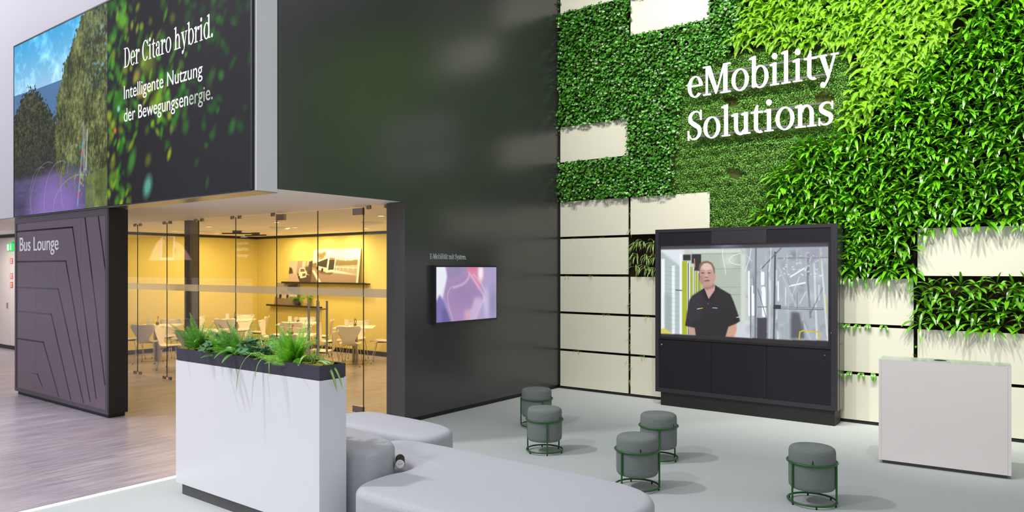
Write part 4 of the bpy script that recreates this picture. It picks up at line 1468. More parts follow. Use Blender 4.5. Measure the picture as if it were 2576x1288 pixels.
def planter_ivy(x, y, n, R, H, lb, trail=False):
    t = thing('ivy_plant', lb, 'ivy', (x, y, 1.225))
    m_ = MB()
    P, T, Nn = [], [], []
    for k in range(n):
        a = random.random() * 2 * PI
        r = R * random.uniform(0.5, 1.0)
        h = H * random.uniform(0.3, 1.0)
        path = [(0.01 * math.cos(a), 0.01 * math.sin(a), -0.02), (0.4 * r * math.cos(a), 0.3 * r * math.sin(a), 0.7 * h), (r * math.cos(a), 0.7 * r * math.sin(a), h), (1.25 * r * math.cos(a), 0.9 * r * math.sin(a) - (0.03 if trail else 0), 0.7 * h)]
        m_.tube(path, 0.002, 5)
        for s in np.linspace(0.25, 1, 6):
            f = s * 3
            i = min(2, int(f))
            q = Vector(path[i]).lerp(Vector(path[i + 1]), f - i)
            P.append(q)
            T.append((math.cos(a) + random.gauss(0, 0.7), math.sin(a) - 0.35 + random.gauss(0, 0.5), random.gauss(-0.3, 0.4)))
            Nn.append((random.gauss(0, 0.4), -0.7, 0.7))
    m_.build('stems', M_stem, t)
    V, F = blade_arrays(np.array([tuple(p) for p in P]), np.array(T), np.array(Nn), rng.uniform(0.045, 0.085, len(P)), IVY, 0.06)
    array_mesh('leaves', V, F, M_pivy, t, smooth=False)
    return t


def planter_spider(x, y, spec, lb):
    t = thing('spider_plant', lb, 'spider plant', (x, y, 1.225))
    P = [(random.gauss(0, 0.012), random.gauss(0, 0.01), 0) for _ in spec]
    D = [s[0] for s in spec]
    spider(np.array(P), np.array(D), np.array([s[1] for s in spec], float), np.array([s[2] for s in spec], float), np.array([s[3] for s in spec], float), 'leaves', t)
    MB().lathe([(0, -0.03), (0.02, -0.02), (0.022, 0.0), (0, 0.015)], 10).build('crown', M_stem, t, True)
    return t


YP = 3.355
planter_fern(-5.93, YP, 40, (0.20, 0.36), (0.045, 0.065), 'feathery green fern at the far end of the white planter', M_pfern2)
planter_ivy(-5.66, YP - 0.02, 12, 0.15, 0.17, 'dark ivy beside the fern at the far end of the planter', True)
planter_fern(-5.38, YP, 38, (0.20, 0.35), (0.045, 0.07), 'green fern in the middle of the white planter', M_pfern2, 0.1)
planter_fern(-5.52, YP - 0.05, 24, (0.12, 0.2), (0.035, 0.05), 'low yellow green fern spilling over the front of the planter middle', M_pfern, 0, 0.3)
planter_ivy(-5.02, YP, 14, 0.17, 0.18, 'dark blue green ivy between the middle fern and the bright near fern')
planter_fern(-4.62, YP, 56, (0.20, 0.37), (0.045, 0.062), 'big bright green fern near the near end of the planter', M_pfern)
t = planter_fern(-4.58, YP - 0.06, 5, (0.30, 0.36), (0.05, 0.06), 'fern with long fronds hanging over the dark tray front', M_pfern, -0.4, 0.55)
# broad-leaved plant in the middle
bt = thing('broadleaf_plant', 'broad-leaved green plant among the middle fern of the planter', 'plant', (-5.27, YP - 0.03, 1.225))
n = 11
an = rng.random(n) * 6.28
D = np.stack([np.cos(an), np.sin(an) * 0.6 - 0.2, rng.uniform(0.5, 1.6, n)], 1)
V, F = strap_arrays(np.stack([rng.normal(0, 0.02, n), rng.normal(0, 0.01, n), np.zeros(n)], 1), D, rng.uniform(0.20, 0.30, n), rng.uniform(0.04, 0.055, n), rng.uniform(1.4, 3.0, n), 8, 0.12)
array_mesh('leaves', V, F, M_broad, bt)
MB().lathe([(0, -0.03), (0.02, -0.02), (0.022, 0.0), (0, 0.015)], 10).build('crown', M_stem, bt, True)
planter_spider(-4.80, YP - 0.075, [((-0.7, -0.16, 0.9), 0.34, 0.015, 6.5), ((-1.0, -0.1, 0.8), 0.34, 0.014, 6.0), ((-0.4, -0.32, 0.9), 0.50, 0.017, 5.5), ((-0.1, -0.35, 0.6), 0.24, 0.013, 6.0), ((-0.8, 0.1, 1.0), 0.26, 0.013, 5.0), ((0.4, -0.25, 0.8), 0.2, 0.012, 5.0), ((0.9, 0.1, 0.8), 0.2, 0.012, 4.5), ((-1, 0.0, 0.5), 0.30, 0.014, 4.0), ((-0.9, -0.2, 0.9), 0.38, 0.014, 7.0)],
               'striped spider plant arching over the front of the dark tray')
planter_spider(-4.36, YP - 0.02, [((0.95, 0.0, 0.75), 0.40, 0.024, 3.2), ((0.95, 0.14, 0.8), 0.39, 0.02, 3.1), ((-0.6, -0.3, 0.9), 0.22, 0.016, 6.5), ((-0.9, -0.1, 0.9), 0.24, 0.015, 6.5), ((0.0, -0.18, 1.3), 0.20, 0.034, 4.4), ((0.4, 0.2, 1.2), 0.28, 0.022, 1.2), ((-0.3, 0.3, 1.0), 0.24, 0.018, 3.2), ((-0.3, -0.3, 0.6), 0.18, 0.014, 6.4), ((0.2, -0.1, 1.5), 0.25, 0.02, 0.9)],
               'broad striped spider plant at the near end of the planter')

# ------------------------------------------------------------------ soft seats
def closed_curve(pts, k=10):
    out = []
    n = len(pts)
    for i in range(n):
        p0, p1, p2, p3 = pts[i - 1], pts[i], pts[(i + 1) % n], pts[(i + 2) % n]
        for j in range(k):
            t = j / k
            out.append(tuple(0.5 * (2 * p1[a] + (-p0[a] + p2[a]) * t + (2 * p0[a] - 5 * p1[a] + 4 * p2[a] - p3[a]) * t * t + (-p0[a] + 3 * p1[a] - 3 * p2[a] + p3[a]) * t ** 3) for a in (0, 1)))
    return out


def seat(name, pts, H, label, r=0.06, curve=True):
    o = np.array(closed_curve(pts) if curve else pts)
    ar = 0.5 * np.sum(o[:, 0] * np.roll(o[:, 1], -1) - np.roll(o[:, 0], -1) * o[:, 1])
    if ar < 0:
        o = o[::-1]
    for _ in range(2):
        o = (np.roll(o, 1, 0) + 2 * o + np.roll(o, -1, 0)) / 4
    tg = np.roll(o, -1, 0) - np.roll(o, 1, 0)
    nr = np.stack([-tg[:, 1], tg[:, 0]], 1)
    nr /= np.linalg.norm(nr, axis=1, keepdims=True)
    c = o.mean(0)
    prof = [(0.03, 0.03), (0.008, 0.035), (0.0, 0.055), (0.0, 0.5 * H), (0.0, H - r)]
    for i in range(1, 9):
        a = PI / 2 * i / 8
        prof.append((r * (1 - math.cos(a)), H - r + r * math.sin(a)))
    n = len(o)
    V = []
    for ins, zz in prof:
        q = o + nr * ins
        V.append(np.concatenate([q, np.full((n, 1), zz)], 1))
    q = o + nr * prof[-1][0]
    for s, dz in ((0.9, 0.003), (0.7, 0.006), (0.4, 0.008), (0.12, 0.009)):
        V.append(np.concatenate([c + (q - c) * s, np.full((n, 1), H + dz)], 1))
    m = len(V)
    V = np.concatenate(V)
    i = np.arange(n)
    j = (i + 1) % n
    F = np.concatenate([np.stack([k * n + i, k * n + j, (k + 1) * n + j, (k + 1) * n + i], 1) for k in range(m - 1)])
    t = thing(name, label, 'seat', (float(c[0]), float(c[1]), 0))
    V = V - np.array([c[0], c[1], 0])
    me = array_mesh('cushion', V, F, M_fabric_grey, t)
    bm = bmesh.new()
    bm.from_mesh(me.data)
    bm.verts.ensure_lookup_table()
    bm.faces.new([bm.verts[(m - 1) * n + k] for k in range(n)]).smooth = True
    bm.to_mesh(me.data)
    bm.free()
    base = [tuple(x) for x in ((o + nr * 0.06) - c)]
    MB().prism(base, 0.0, 0.04).build('base', M_foot, t)
    return t


seat('pouf', [(-4.66, 4.58), (-4.30, 4.63), (-3.60, 4.62), (-2.90, 4.61), (-2.45, 4.58), (-2.20, 4.45), (-2.10, 4.20), (-2.12, 3.85), (-2.30, 3.50), (-2.62, 3.33), (-3.15, 3.29), (-3.66, 3.29), (-3.88, 3.33), (-3.98, 3.46), (-4.00, 3.70), (-3.97, 3.90), (-4.08, 4.07), (-4.38, 4.17), (-4.66, 4.28), (-4.76, 4.44)], 0.42,
     'large rounded pale grey pouf in front, nearest the round stools')
seat('pouf', [(-4.05, 3.78), (-4.10, 3.90), (-4.24, 3.98), (-4.50, 4.05), (-5.0, 4.09), (-5.6, 4.09), (-5.84, 4.02), (-5.90, 3.82), (-5.84, 3.62), (-5.6, 3.52), (-5.0, 3.51), (-4.35, 3.52), (-4.12, 3.57), (-4.05, 3.66)], 0.60,
     'tall pale grey pouf block right behind the white planter')
seat('pouf', [(-4.53, 4.95), (-4.60, 5.12), (-4.80, 5.23), (-5.15, 5.28), (-5.55, 5.29), (-5.84, 5.28), (-5.98, 5.18), (-6.04, 4.97), (-5.98, 4.78), (-5.80, 4.69), (-5.3, 4.67), (-4.9, 4.67), (-4.65, 4.70), (-4.54, 4.80)], 0.42,
     'low grey pouf at the back before the glass doors')

# power socket cylinder between the seats
so = thing('power_socket', 'black cylinder power socket wedged between the two grey poufs', 'socket', (-4.075, 3.93, 0.45), math.radians(46))
MB().tube([(0, -0.075, 0), (0, 0.08, 0)], 0.036, 24).build('housing', M_foot, so, True)
M_sock = mat('white_socket', (226, 226, 228), 0.4, var=0.01)
MB().lathe([(0, 0), (0.033, 0), (0.033, 0.004), (0.026, 0.006), (0.022, 0.0045), (0, 0.0045)], 28).move(Matrix.Translation((0, -0.0755, 0)) @ Matrix.Rotation(math.radians(90), 4, 'X')).build('socket_face', M_sock, so, True)
for q in (-0.009, 0.009):
    MB().tube([(q, -0.0812, 0), (q, -0.076, 0)], 0.0028, 8).build('contact_hole', M_foot, so)

# ------------------------------------------------------------------ stools
def make_stool():
    t = thing('stool', '', 'stool')
    prof = [(0, 0.125), (0.15, 0.125), (0.168, 0.13), (0.18, 0.145), (0.183, 0.17), (0.184, 0.30), (0.183, 0.385), (0.182, 0.43), (0.176, 0.452), (0.16, 0.464), (0.1, 0.47), (0, 0.472)]
    MB().lathe(prof, 56).build('cushion', M_stool, t, True)
    ring = lambda z, R: [(R * math.cos(2 * PI * i / 64), R * math.sin(2 * PI * i / 64), z) for i in range(64)]
    MB().tube(ring(0.345, 0.194), 0.0085, 10, True).build('upper_ring', M_green, t, True)
    MB().tube(ring(0.026, 0.190), 0.0085, 10, True).build('base_ring', M_green, t, True)
    for k in range(3):
        a = 2 * PI * k / 3 - PI / 2
        x, y = 0.195 * math.cos(a), 0.195 * math.sin(a)
        MB().tube([(x, y, 0.026), (x, y, 0.345)], 0.0082, 10).build('leg', M_green, t, True)
    for k in range(6):
        a = 2 * PI * k / 6 - PI / 2
        x, y = 0.190 * math.cos(a), 0.190 * math.sin(a)
        MB().tube([(x, y, 0.0), (x, y, 0.019)], 0.007, 8).build('foot', M_foot, t)
    a = -PI / 2 + 0.9
    m_ = MB().box(-0.004, 0.004, -0.0012, 0.0012, -0.014, 0.014)
    m_.move(Matrix.Translation((0.1855 * math.cos(a), 0.1855 * math.sin(a), 0.372)) @ Matrix.Rotation(a + PI / 2, 4, 'Z'))
    m_.build('tag', M_foot, t)
    return t


STL = [(-4.388, 6.335, 8, 'grey round stool on a green frame, nearer of the two beside the graphite wall'),
       (-5.168, 7.290, 23, 'grey round stool on a green frame, farther one beside the graphite wall'),
       (-3.290, 6.781, 2, 'grey round stool on a green frame between the screen cabinet and another stool'),
       (-3.005, 5.773, -43, 'grey round stool on a green frame touching the edge of the large front pouf'),
       (-1.666, 6.287, -50, 'grey round stool on a green frame standing alone in front of the counter')]
st0 = make_stool()
for i, (x, y, ang, lb) in enumerate(STL):
    o = st0 if i == 0 else copy_tree(st0)
    o.location = (x, y, 0)
    tocam = math.atan2(-y, -x)
    o.rotation_euler = (0, 0, tocam + PI / 2 + math.radians(ang))
    tag(o, lb, 'stool', 'round stools')

# ------------------------------------------------------------------ lounge furniture
def make_chair():
    t = thing('shell_chair', '', 'chair')
    rows = [(0.235, 0.430, 0.30), (0.225, 0.445, 0.36), (0.19, 0.452, 0.41), (0.10, 0.448, 0.435), (0.0, 0.440, 0.43), (-0.09, 0.434, 0.40), (-0.155, 0.438, 0.34), (-0.195, 0.455, 0.275), (-0.215, 0.485, 0.245), (-0.226, 0.53, 0.26), (-0.238, 0.59, 0.33), (-0.25, 0.66, 0.415), (-0.262, 0.73, 0.47), (-0.272, 0.775, 0.48), (-0.279, 0.80, 0.465), (-0.284, 0.816, 0.42), (-0.286, 0.822, 0.36)]
    nc = 13
    V = []
    for i, (y, z, w) in enumerate(rows):
        for c in range(nc):
            k = c / (nc - 1) * 2 - 1
            back = max(0, (i - 7) / 9)
            dz = 0.02 * k * k * (1 - back)
            dy = 0.05 * k * k * back
            if i >= 14:
                dz -= 0.018 * (1 - k * k) * (i - 13) / 3
            V.append((k * w / 2, y + dy, z + dz))
    n = len(rows)
    idx = np.arange(n * nc).reshape(n, nc)
    F = np.stack([idx[:-1, :-1], idx[:-1, 1:], idx[1:, 1:], idx[1:, :-1]], -1).reshape(-1, 4)
    o = array_mesh('shell', V, F, M_shell, t)
    md = o.modifiers.new('thickness', 'SOLIDIFY')
    md.thickness = 0.010
    md.offset = 0
    for sx in (-1, 1):
        for sy in (-1, 1):
            MB().tube([(sx * 0.03, sy * 0.06, 0.425), (sx * 0.13, sy * 0.11, 0.423), (sx * 0.155, sy * 0.125, 0.40), (sx * 0.215, sy * 0.21, 0.012)], 0.007, 8).build('leg', M_chrome, t, True)
            MB().tube([(sx * 0.2155, sy * 0.2105, 0.0), (sx * 0.213, sy * 0.208, 0.02)], 0.0095, 8).build('foot', M_foot, t)
    MB().box(-0.075, 0.075, -0.075, 0.075, 0.418, 0.430).build('mount_plate', M_foot, t)
    return t


def make_table():
    t = thing('cafe_table', '', 'table')
    MB().box(-0.40, 0.40, -0.40, 0.40, 0.715, 0.74).bevel(0.004).build('tabletop', M_table, t)
    for sx in (-1, 1):
        for sy in (-1, 1):
            MB().tube([(sx * 0.032, sy * 0.032, 0.012), (sx * 0.032, sy * 0.032, 0.70)], 0.024, 12).build('column', M_steel, t, True)
    MB().lathe([(0, 0), (0.27, 0), (0.27, 0.006), (0.255, 0.011), (0, 0.014)], 48).build('base_plate', M_steel, t, True)
    MB().box(-0.2, 0.2, -0.2, 0.2, 0.70, 0.715).build('mount_plate', M_foot, t)
    return t


def make_vase(loop):
    t = thing('flower_vase', '', 'vase')
    MB().lathe([(0, 0), (0.036, 0), (0.036, 0.085), (0.033, 0.085), (0.033, 0.006), (0, 0.006)], 20).build('glass', M_glass, t, True)
    MB().lathe([(0, 0.008), (0.03, 0.008), (0.031, 0.045), (0.02, 0.06), (0, 0.062)], 14).build('moss', M_moss, t, True)
    if loop:
        pts = [(0.028 * math.cos(a) + 0.005, 0.0, 0.115 + 0.055 * math.sin(a)) for a in np.linspace(-PI * 0.45, PI * 1.4, 18)]
        MB().tube(pts, 0.007, 8).build('leaf_loop', M_stem, t, True)
    else:
        MB().tube([(0, 0, 0.03), (0.006, 0, 0.10), (0.018, 0, 0.15)], 0.004, 6).build('stem', M_stem, t, True)
        MB().tube([(0.015, 0, 0.14), (0.024, 0, 0.165), (0.04, 0, 0.185), (0.055, 0, 0.182)], [0.006, 0.014, 0.017, 0.004], 10).build('blossom', mat('orange_calla', (222, 120, 40), 0.5, var=0.1), t, True)
    return t


TBL = [(-15.36, 7.72, 'the table at the left glass panes'), (-15.55, 9.66, 'the table before the mustard wall'), (-11.10, 8.02, 'the table above the planter ivy'),
       (-13.50, 9.92, 'the table under the picture shelves'), (-11.66, 9.97, 'the table nearest the dark column'), (-13.36, 7.60, 'the table hidden behind the planter')]
RT = math.radians(42)
ch0, tb0 = make_chair(), make_table()
firstc, firstt = True, True
M_card = mat('white_card', (242, 232, 214), 0.6, var=0.01)
for k, (x, y, dsc) in enumerate(TBL):
    o = tb0 if firstt else copy_tree(tb0)
    firstt = False
    o.location = (x, y, 0)
    o.rotation_euler = (0, 0, RT)
    nm = dsc.replace('the ', '', 1)
    tag(o, {0: 'white square cafe table standing nearest the left glass panes', 1: 'white square cafe table before the mustard left wall', 2: 'white square cafe table seen right above the planter ivy', 3: 'white square cafe table under the picture shelves', 4: 'white square cafe table nearest the dark column', 5: 'white square cafe table mostly hidden behind the planter fern'}[k], 'table', 'white cafe tables')
    for s, (dx, dy, rz) in {'near': (0, -0.50, 0), 'far': (0, 0.52, PI), 'left': (-0.52, 0, -PI / 2), 'right': (0.52, 0, PI / 2)}.items():
        if k == 5 and s in ('far', 'right'):
            continue
        c = ch0 if firstc else copy_tree(ch0)
        firstc = False
        jx = random.uniform(-0.04, 0.04)
        px = x + (dx + jx) * math.cos(RT) - dy * math.sin(RT)
        py = y + (dx + jx) * math.sin(RT) + dy * math.cos(RT)
        c.location = (px, py, 0)
        c.rotation_euler = (0, 0, RT + rz + random.uniform(-0.08, 0.08))
        tag(c, 'white shell chair on the %s side of %s' % (s, dsc), 'chair', 'white shell chairs')
    if k < 5:
        v = make_vase(k in (1, 4))
        v.location = (x - 0.02, y + 0.02, 0.74)
        tag(v, 'small glass vase on ' + dsc, 'vase', 'table vases')
        cd = thing('menu_card', 'folded white card standing on ' + dsc, 'card', (x - 0.15, y - 0.1, 0.74), 0.6, 'table cards')
        m_ = MB()
        m_.box(-0.035, 0.035, -0.0215, -0.02, 0, 0.15).box(-0.035, 0.035, 0.02, 0.0215, 0, 0.15).box(-0.035, 0.035, -0.02, 0.02, 0.147, 0.15)
        m_.build('card', M_card, cd)

# picture shelves on the lounge back wall
for x0, x1, z, lb in ((-15.55, -12.43, 1.612, 'long upper dark picture ledge on the lounge wall'), (-16.19, -14.12, 1.032, 'lower dark picture ledge on the lounge wall')):
    t = thing('picture_ledge', lb, 'shelf', (x0, 10.93, z), 0, 'picture ledges')
    MB().box(0, x1 - x0, 0, 0.14, -0.03, 0).build('board', M_black, t)
    MB().box(0, x1 - x0, 0, 0.008, 0.0, 0.012).build('lip', M_black, t)


def bus_picture():
    cv = Canvas(260, 122, (236, 222, 190))
    q = lambda *a: [((x - 780) / 840, (y - 190) / 590) for x, y in a]
    cv.poly(q((780, 440), (860, 420), (880, 560), (780, 520)), (150, 112, 60), 2)
    cv.poly(q((1200, 380), (1300, 400), (1420, 400), (1580, 380), (1580, 480), (1200, 490)), (150, 120, 40), 2)
    for x, y, r in ((900, 290, 40), (960, 300, 50), (985, 270, 36), (930, 340, 50), (1240, 420, 50), (1320, 430, 50), (1420, 430, 44), (1540, 430, 50)):
        cv.ell(*q((x, y))[0], r / 840, r / 590, (150, 122, 40), 0.4, 0.8)
    cv.poly(q((1200, 490), (1590, 490), (1590, 640), (1200, 560)), (170, 150, 110), 2)
    for x in (1230, 1290, 1350, 1430, 1520):
        cv.line(q((x, 510), (x, 560)), 1.4, (240, 226, 196))
    cv.line(q((1200, 505), (1590, 525)), 2, (246, 234, 206))
    cv.poly(q((780, 520), (880, 540), (1180, 600), (1590, 640), (1590, 800), (760, 800)), (170, 128, 92), 2)
    cv.poly(q((780, 560), (830, 560), (1000, 800), (940, 800)), (232, 206, 166), 1)
    cv.poly(q((760, 560), (780, 560), (930, 800), (740, 800)), (140, 100, 70), 1)
    cv.poly(q((870, 400), (1075, 310), (1205, 330), (1205, 560), (1190, 585), (1040, 605), (875, 545)), (60, 48, 38), 0.4)
    cv.poly(q((870, 400), (1075, 310), (1205, 330), (1205, 350), (1080, 345), (880, 420)), (214, 194, 160), 0.4)
    cv.poly(q((875, 480), (1060, 520), (1060, 600), (875, 545)), (206, 184, 150), 0.4)
    cv.poly(q((1060, 345), (1090, 340), (1080, 600), (1045, 605)), (220, 200, 166), 0.4)
    cv.poly(q((1185, 345), (1207, 340), (1200, 560), (1180, 560)), (220, 200, 166), 0.4)
    cv.poly(q((1050, 560), (1200, 548), (1195, 585), (1045, 606)), (226, 206, 172), 0.4)
    cv.poly(q((1095, 350), (1180, 352), (1180, 380), (1095, 378)), (190, 110, 50), 0.4)
    for x, y in ((975, 560), (885, 520)):
        cv.ell(*q((x, y))[0], 18 / 840, 36 / 590, (40, 32, 28), 0.2)
    cv.poly(q((880, 560), (1040, 610), (1190, 600), (1130, 640), (960, 620)), (90, 64, 48), 2, 0.7)
    return cv


def truck_picture(seed, car=False):
    cv = Canvas(150, 124, (196, 166, 128))
    cv.put(np.clip(cv.V * 1.2, 0, 1), (232, 206, 168), 0.5)
    if not car:
        cv.poly([(0.35, 0), (0.75, 0), (0.72, 0.5), (0.32, 0.6)], (170, 138, 108), 1)
        cv.poly([(0.55, 0.05), (0.70, 0.0), (0.70, 0.4), (0.56, 0.4)], (206, 178, 140), 1)
        cv.poly([(0, 0.3), (0.12, 0.35), (0.2, 0.6), (0, 0.62)], (86, 70, 40), 3)
        cv.poly([(0.85, 0.05), (1, 0), (1, 0.7), (0.8, 0.6)], (80, 60, 44), 2)
        cv.ell(0.8, 0.38, 0.12, 0.12, (96, 84, 34), 0.5)
        cv.poly([(0, 0.62), (0.36, 0.58), (0.52, 1), (0, 1)], (196, 160, 124), 1)
        cv.poly([(0.36, 0.58), (1, 0.68), (1, 1), (0.52, 1)], (92, 66, 50), 1)
        cv.poly([(0.46, 0.34), (0.68, 0.34), (0.76, 0.55), (0.78, 0.76), (0.56, 0.82), (0.44, 0.74)], (226, 200, 164), 0.6)
        cv.poly([(0.50, 0.38), (0.66, 0.38), (0.70, 0.50), (0.50, 0.52)], (120, 92, 70), 0.5)
        cv.poly([(0.60, 0.60), (0.74, 0.58), (0.74, 0.70), (0.61, 0.73)], (110, 84, 64), 0.5)
        cv.ell(0.47, 0.76, 0.035, 0.06, (50, 38, 32), 0.3)
    else:
        cv.a[:] = (214, 190, 150)
        cv.poly([(0.0, 0.0), (1, 0), (1, 0.3), (0.6, 0.3), (0.4, 0.18), (0, 0.3)], (150, 150, 130), 3)
        cv.poly([(0.55, 0.1), (1, 0.05), (1, 0.5), (0.5, 0.4)], (70, 66, 46), 3)
        cv.poly([(0, 0.62), (1, 0.6), (1, 1), (0, 1)], (150, 116, 82), 1)
        cv.poly([(0.02, 0.45), (0.28, 0.34), (0.66, 0.36), (0.72, 0.56), (0.62, 0.7), (0.1, 0.66)], (196, 172, 138), 0.8)
        cv.poly([(0.2, 0.42), (0.32, 0.36), (0.5, 0.37), (0.5, 0.46)], (70, 56, 46), 0.8)
        cv.ell(0.25, 0.6, 0.06, 0.1, (56, 44, 38), 0.3)
        cv.ell(0.58, 0.6, 0.05, 0.09, (56, 44, 38), 0.3)
    return cv


for cvf, x, w_, h_, z, lb in ((bus_picture(), -14.42, 1.70, 0.80, 1.613, 'large leaning photo print of a bus on the upper ledge'), (truck_picture(1), -15.31, 0.90, 0.53, 1.613, 'smaller leaning photo print of a truck on the upper ledge'),
                              (truck_picture(2, True), -15.88, 0.88, 0.56, 1.033, 'leaning photo print of a vehicle on the lower ledge')):
    t = thing('photo_print', lb, 'picture', (x, 10.955, z), 0, 'leaning photo prints')
    t.rotation_euler = (math.radians(-7), 0, 0)
    MB().box(0, w_, 0.001, 0.012, 0, h_).build('board', M_card, t)
    grey = cvf.a.mean(-1, keepdims=True)
    cvf.a = np.clip((cvf.a * 0.45 + grey * np.array([0.98, 0.98, 1.02]) * 0.55 - 110) * 1.15 + 104, 4, 240)
    picture_plane('print', cvf, w_, h_, colour_mat('photo_print', 0), t)

for x, m_, lb, sc in ((-15.0, 'dark', 'fern in a dark square pot on the lower ledge', 0.85), (-14.62, 'tan', 'fern in a tan faceted pot on the lower ledge', 1.0)):
    t = thing('potted_fern', lb, 'potted plant', (x, 11.0, 1.0325), 0.3, 'potted ferns on the lower ledge')
    nn = 8 if m_ == 'dark' else 6
    MB().lathe([(0, 0), (0.062 * sc, 0), (0.082 * sc, 0.08), (0.07 * sc, 0.20 * sc), (0.06 * sc, 0.20 * sc), (0.06 * sc, 0.17 * sc), (0, 0.17 * sc)], nn).build('pot', mat('pot_' + m_, (60, 58, 46) if m_ == 'dark' else (196, 160, 112), 0.6, var=0.08, scale=20), t)
    n = 26
    an = rng.random(n) * 6.28
    D = np.stack([np.cos(an), np.sin(an) * 0.4 - 0.35, rng.uniform(0.3, 1.4, n)], 1)
    V, F = frond_arrays(np.stack([np.zeros(n), np.zeros(n), np.full(n, 0.17 * sc)], 1), D, rng.uniform(0.14, 0.26, n), rng.uniform(0.03, 0.045, n), rng.uniform(1.2, 2.6, n), 14, (0, -0.3, 0.9), 0.5)
    array_mesh('fronds', V, F, M_pfern2, t, smooth=False)

# lounge ceiling: downlights with their lamps, flat domes, dark bars
M_down = emis('warm_lamp', (255, 226, 170), 6.0)
DL = [(-8.58, 7.86), (-11.23, 7.8), (-12.34, 8.99), (-14.95, 10.45), (-13.93, 10.5), (-12.95, 10.55), (-11.42, 10.05), (-13.46, 7.79), (-15.87, 9.39), (-15.62, 8.23), (-9.2, 9.9), (-7.8, 9.4)]
d0 = None
for i, (x, y) in enumerate(DL):
    if d0 is None:
        t = thing('downlight', '', 'ceiling light')
        MB().lathe([(0.075, 0), (0.075, -0.006), (0.05, -0.008), (0.05, -0.001)], 28).build('trim_ring', M_table, t, True)
        MB().lathe([(0, -0.003), (0.049, -0.003)], 28).build('lens', M_down, t)
        d0 = t
    else:
        t = copy_tree(d0)
    t.location = (x, y, ZS - 0.0005)
    tag(t, 'small warm recessed downlight in the lounge ceiling', 'ceiling light', 'lounge downlights')
    l = lamp('downlight_lamp', 'AREA', (x, y, ZS - 0.015), (x, y + 0.001, 0), 12.5, (1.0, 0.73, 0.36), shape='DISK', size=0.10)
    l.parent = t
    l.location = (0, 0, -0.015)
for x, y, lb in ((-12.58, 8.81, 'flat round ceiling dome left of the pair of glass doors'), (-9.87, 8.83, 'flat round ceiling dome above the tables nearest the column'), (-15.2, 8.76, 'flat round ceiling dome above the table at the left panes')):
    t = thing('ceiling_dome', lb, 'ceiling dome', (x, y, ZS), 0, 'lounge ceiling domes')
    MB().lathe([(0.20, 0), (0.19, -0.02), (0.14, -0.04), (0, -0.055)], 40).build('cover', M_soffit, t, True)
for x, y, rz, lb in ((-14.85, 9.75, 0.2, 'dark ceiling light bar hanging nearer the left wall corner'), (-14.4, 9.0, 0.75, 'dark ceiling light bar hanging behind the middle glass pane')):
    t = thing('ceiling_bar', lb, 'ceiling light', (x, y, ZS), rz, 'dark ceiling light bars')
    MB().box(-0.32, 0.32, -0.015, 0.015, -0.075, -0.05).build('bar', M_black, t)
    MB().box(-0.09, 0.09, -0.04, 0.04, -0.049, 0.0).build('driver_box', M_plinth, t)

# ------------------------------------------------------------------ corridor signs
ex = thing('exit_sign', 'lit green emergency exit sign on the corridor wall', 'sign', (-20.42, 6.60, 2.37))
MB().box(0, 0.36, 0, 0.036, 0, 0.18).build('housing', emis('exit_green', (30, 190, 90), 1.6), ex)
m_ = MB()
m_.box(0.03, 0.13, -0.002, -0.0005, 0.02, 0.16)
m_.build('arrow_field', emis('exit_white', (236, 255, 240), 2.2), ex)
m_ = MB()
m_.prism([(0.215 + 0.016 * math.cos(a), 0.145 + 0.016 * math.sin(a)) for a in np.linspace(0, 2 * PI, 14, endpoint=False)], 0, 0.001)
for st in stroke([(0.21, 0.125), (0.205, 0.08)], [0.03, 0.03]) + stroke([(0.205, 0.085), (0.235, 0.06), (0.225, 0.02)], [0.016, 0.016, 0.016]) + stroke([(0.205, 0.085), (0.185, 0.05), (0.155, 0.045)], [0.016, 0.016, 0.016]) + stroke([(0.21, 0.12), (0.25, 0.10)], [0.013, 0.013]) + stroke([(0.21, 0.12), (0.175, 0.105)], [0.013, 0.013]):
    m_.prism(st, 0, 0.001)
m_.move(Matrix.Translation((0.04, -0.0006, 0)) @ Matrix.Rotation(PI / 2, 4, 'X'))
m_.build('running_figure', MATS['exit_white'], ex)
MB().box(0.28, 0.36, -0.0, 0.036, 0.1805, 0.22).build('light_head', emis('exit_green2', (60, 190, 90), 0.9), ex)
for z, lb in ((2.06, 'pale red square notice, upper one of three under the exit sign'), (1.70, 'pale red square notice, middle of three under the exit sign'), (1.485, 'bright red square notice, lowest of three under the exit sign')):
    t = thing('fire_notice', lb, 'notice', (-20.29, 6.632, z), 0, 'red notices')
    MB().box(0, 0.15, 0, 0.006, 0, 0.135).build('plate', mat('notice_red' if z < 1.6 else 'notice_pale_red', (214, 70, 54) if z < 1.6 else (206, 110, 112), 0.5, var=0.02), t)
    m_ = MB()
    m_.box(0.03, 0.06, -0.001, -0.0002, 0.02, 0.115).box(0.075, 0.12, -0.001, -0.0002, 0.07, 0.115).box(0.075, 0.12, -0.001, -0.0002, 0.02, 0.05)
    m_.build('pictogram', M_card, t)

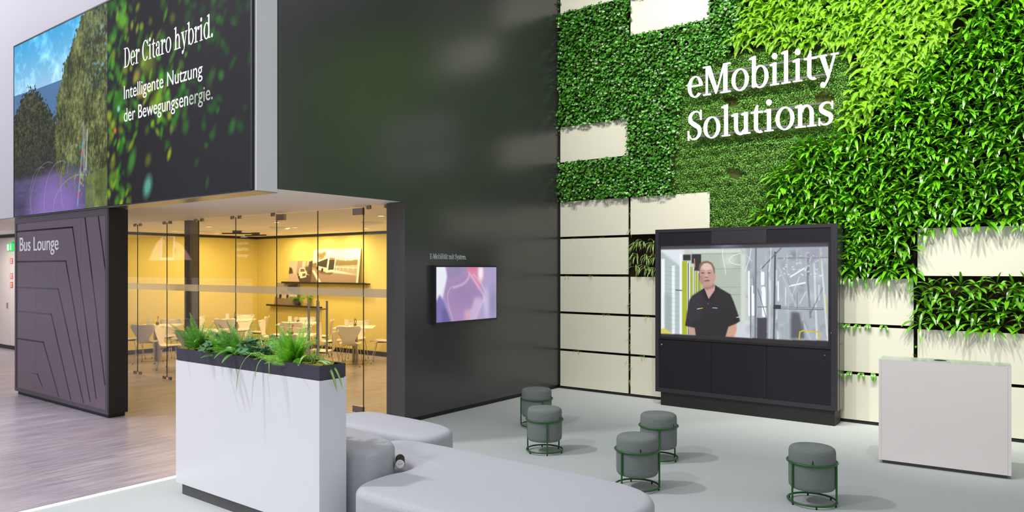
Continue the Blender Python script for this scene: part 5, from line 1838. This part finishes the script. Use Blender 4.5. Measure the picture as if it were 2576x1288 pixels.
# ------------------------------------------------------------------ neighbouring stand: lit screen that shows up mirrored in the glass front
def phone_picture():
    cv = Canvas(150, 84, (8, 8, 9))
    for pts, c in ((((0.02, 0.98), (0.14, 0.5), (0.2, 0.24), (0.31, 0.06), (0.42, 0.04), (0.42, 0.3), (0.36, 0.5), (0.40, 0.98)), (236, 188, 176)), (((0.98, 0.98), (0.86, 0.6), (0.74, 0.3), (0.60, 0.14), (0.58, 0.4), (0.66, 0.56), (0.60, 0.75), (0.5, 0.98)), (226, 160, 164))):
        cv.poly(pts, c, 1)
    cv.poly([(0.33, 0.02), (0.62, 0.0), (0.60, 0.96), (0.30, 0.96)], (240, 240, 244), 0.5)
    cv.poly([(0.35, 0.02), (0.595, 0.02), (0.575, 0.86), (0.335, 0.86)], (24, 24, 26), 0)
    cv.poly([(0.34, 0.1), (0.41, 0.12), (0.40, 0.34), (0.34, 0.3)], (150, 150, 156), 0.5, 0.8)
    for x, y in ((0.37, 0.16), (0.38, 0.26), (0.43, 0.08), (0.52, 0.36), (0.38, 0.74), (0.53, 0.74)):
        cv.ell(x, y, 0.011, 0.02, (236, 236, 240), 0.4)
    cv.line([(0.40, 0.34), (0.44, 0.55), (0.50, 0.66)], 1, (210, 200, 196))
    return cv


ns = thing('neighbour_screen', 'large lit screen with hands holding a phone, mirrored in the lounge glass', 'screen', (-33.2, -2.0, 1.9))
MB().box(0, 11.5, -0.12, -0.01, -0.3, 2.6).build('housing', M_black, ns)
MB().box(5.6, 5.9, -0.10, -0.02, -1.9, -0.3).build('post', M_black, ns)
picture_plane('screen', phone_picture(), 3.6, 0.98, colour_mat('phone_picture', 2.0, False), ns).location = (2.56, 0.0, 0.37)
M_nt = emis('neighbour_text', (255, 255, 255), 2.2)
o = letters_mesh([q for _, g in serif_line('pp.', 0.5, 0.22) for q in g], 0.002).build('caption', M_nt, ns)
o.location, o.rotation_euler = (9.9, 0.004, 1.18), (0, 0, PI)
for tx, w_, z in (('ren neu', 0.72, 0.92), ('ed Realit', 0.74, 0.70), ('ngsanleit', 0.74, 0.48)):
    o = sans_mesh('caption', tx, w_, 0.12, 0.002, M_nt, ns)
    o.location, o.rotation_euler = (9.9, 0.004, z), (0, 0, PI)
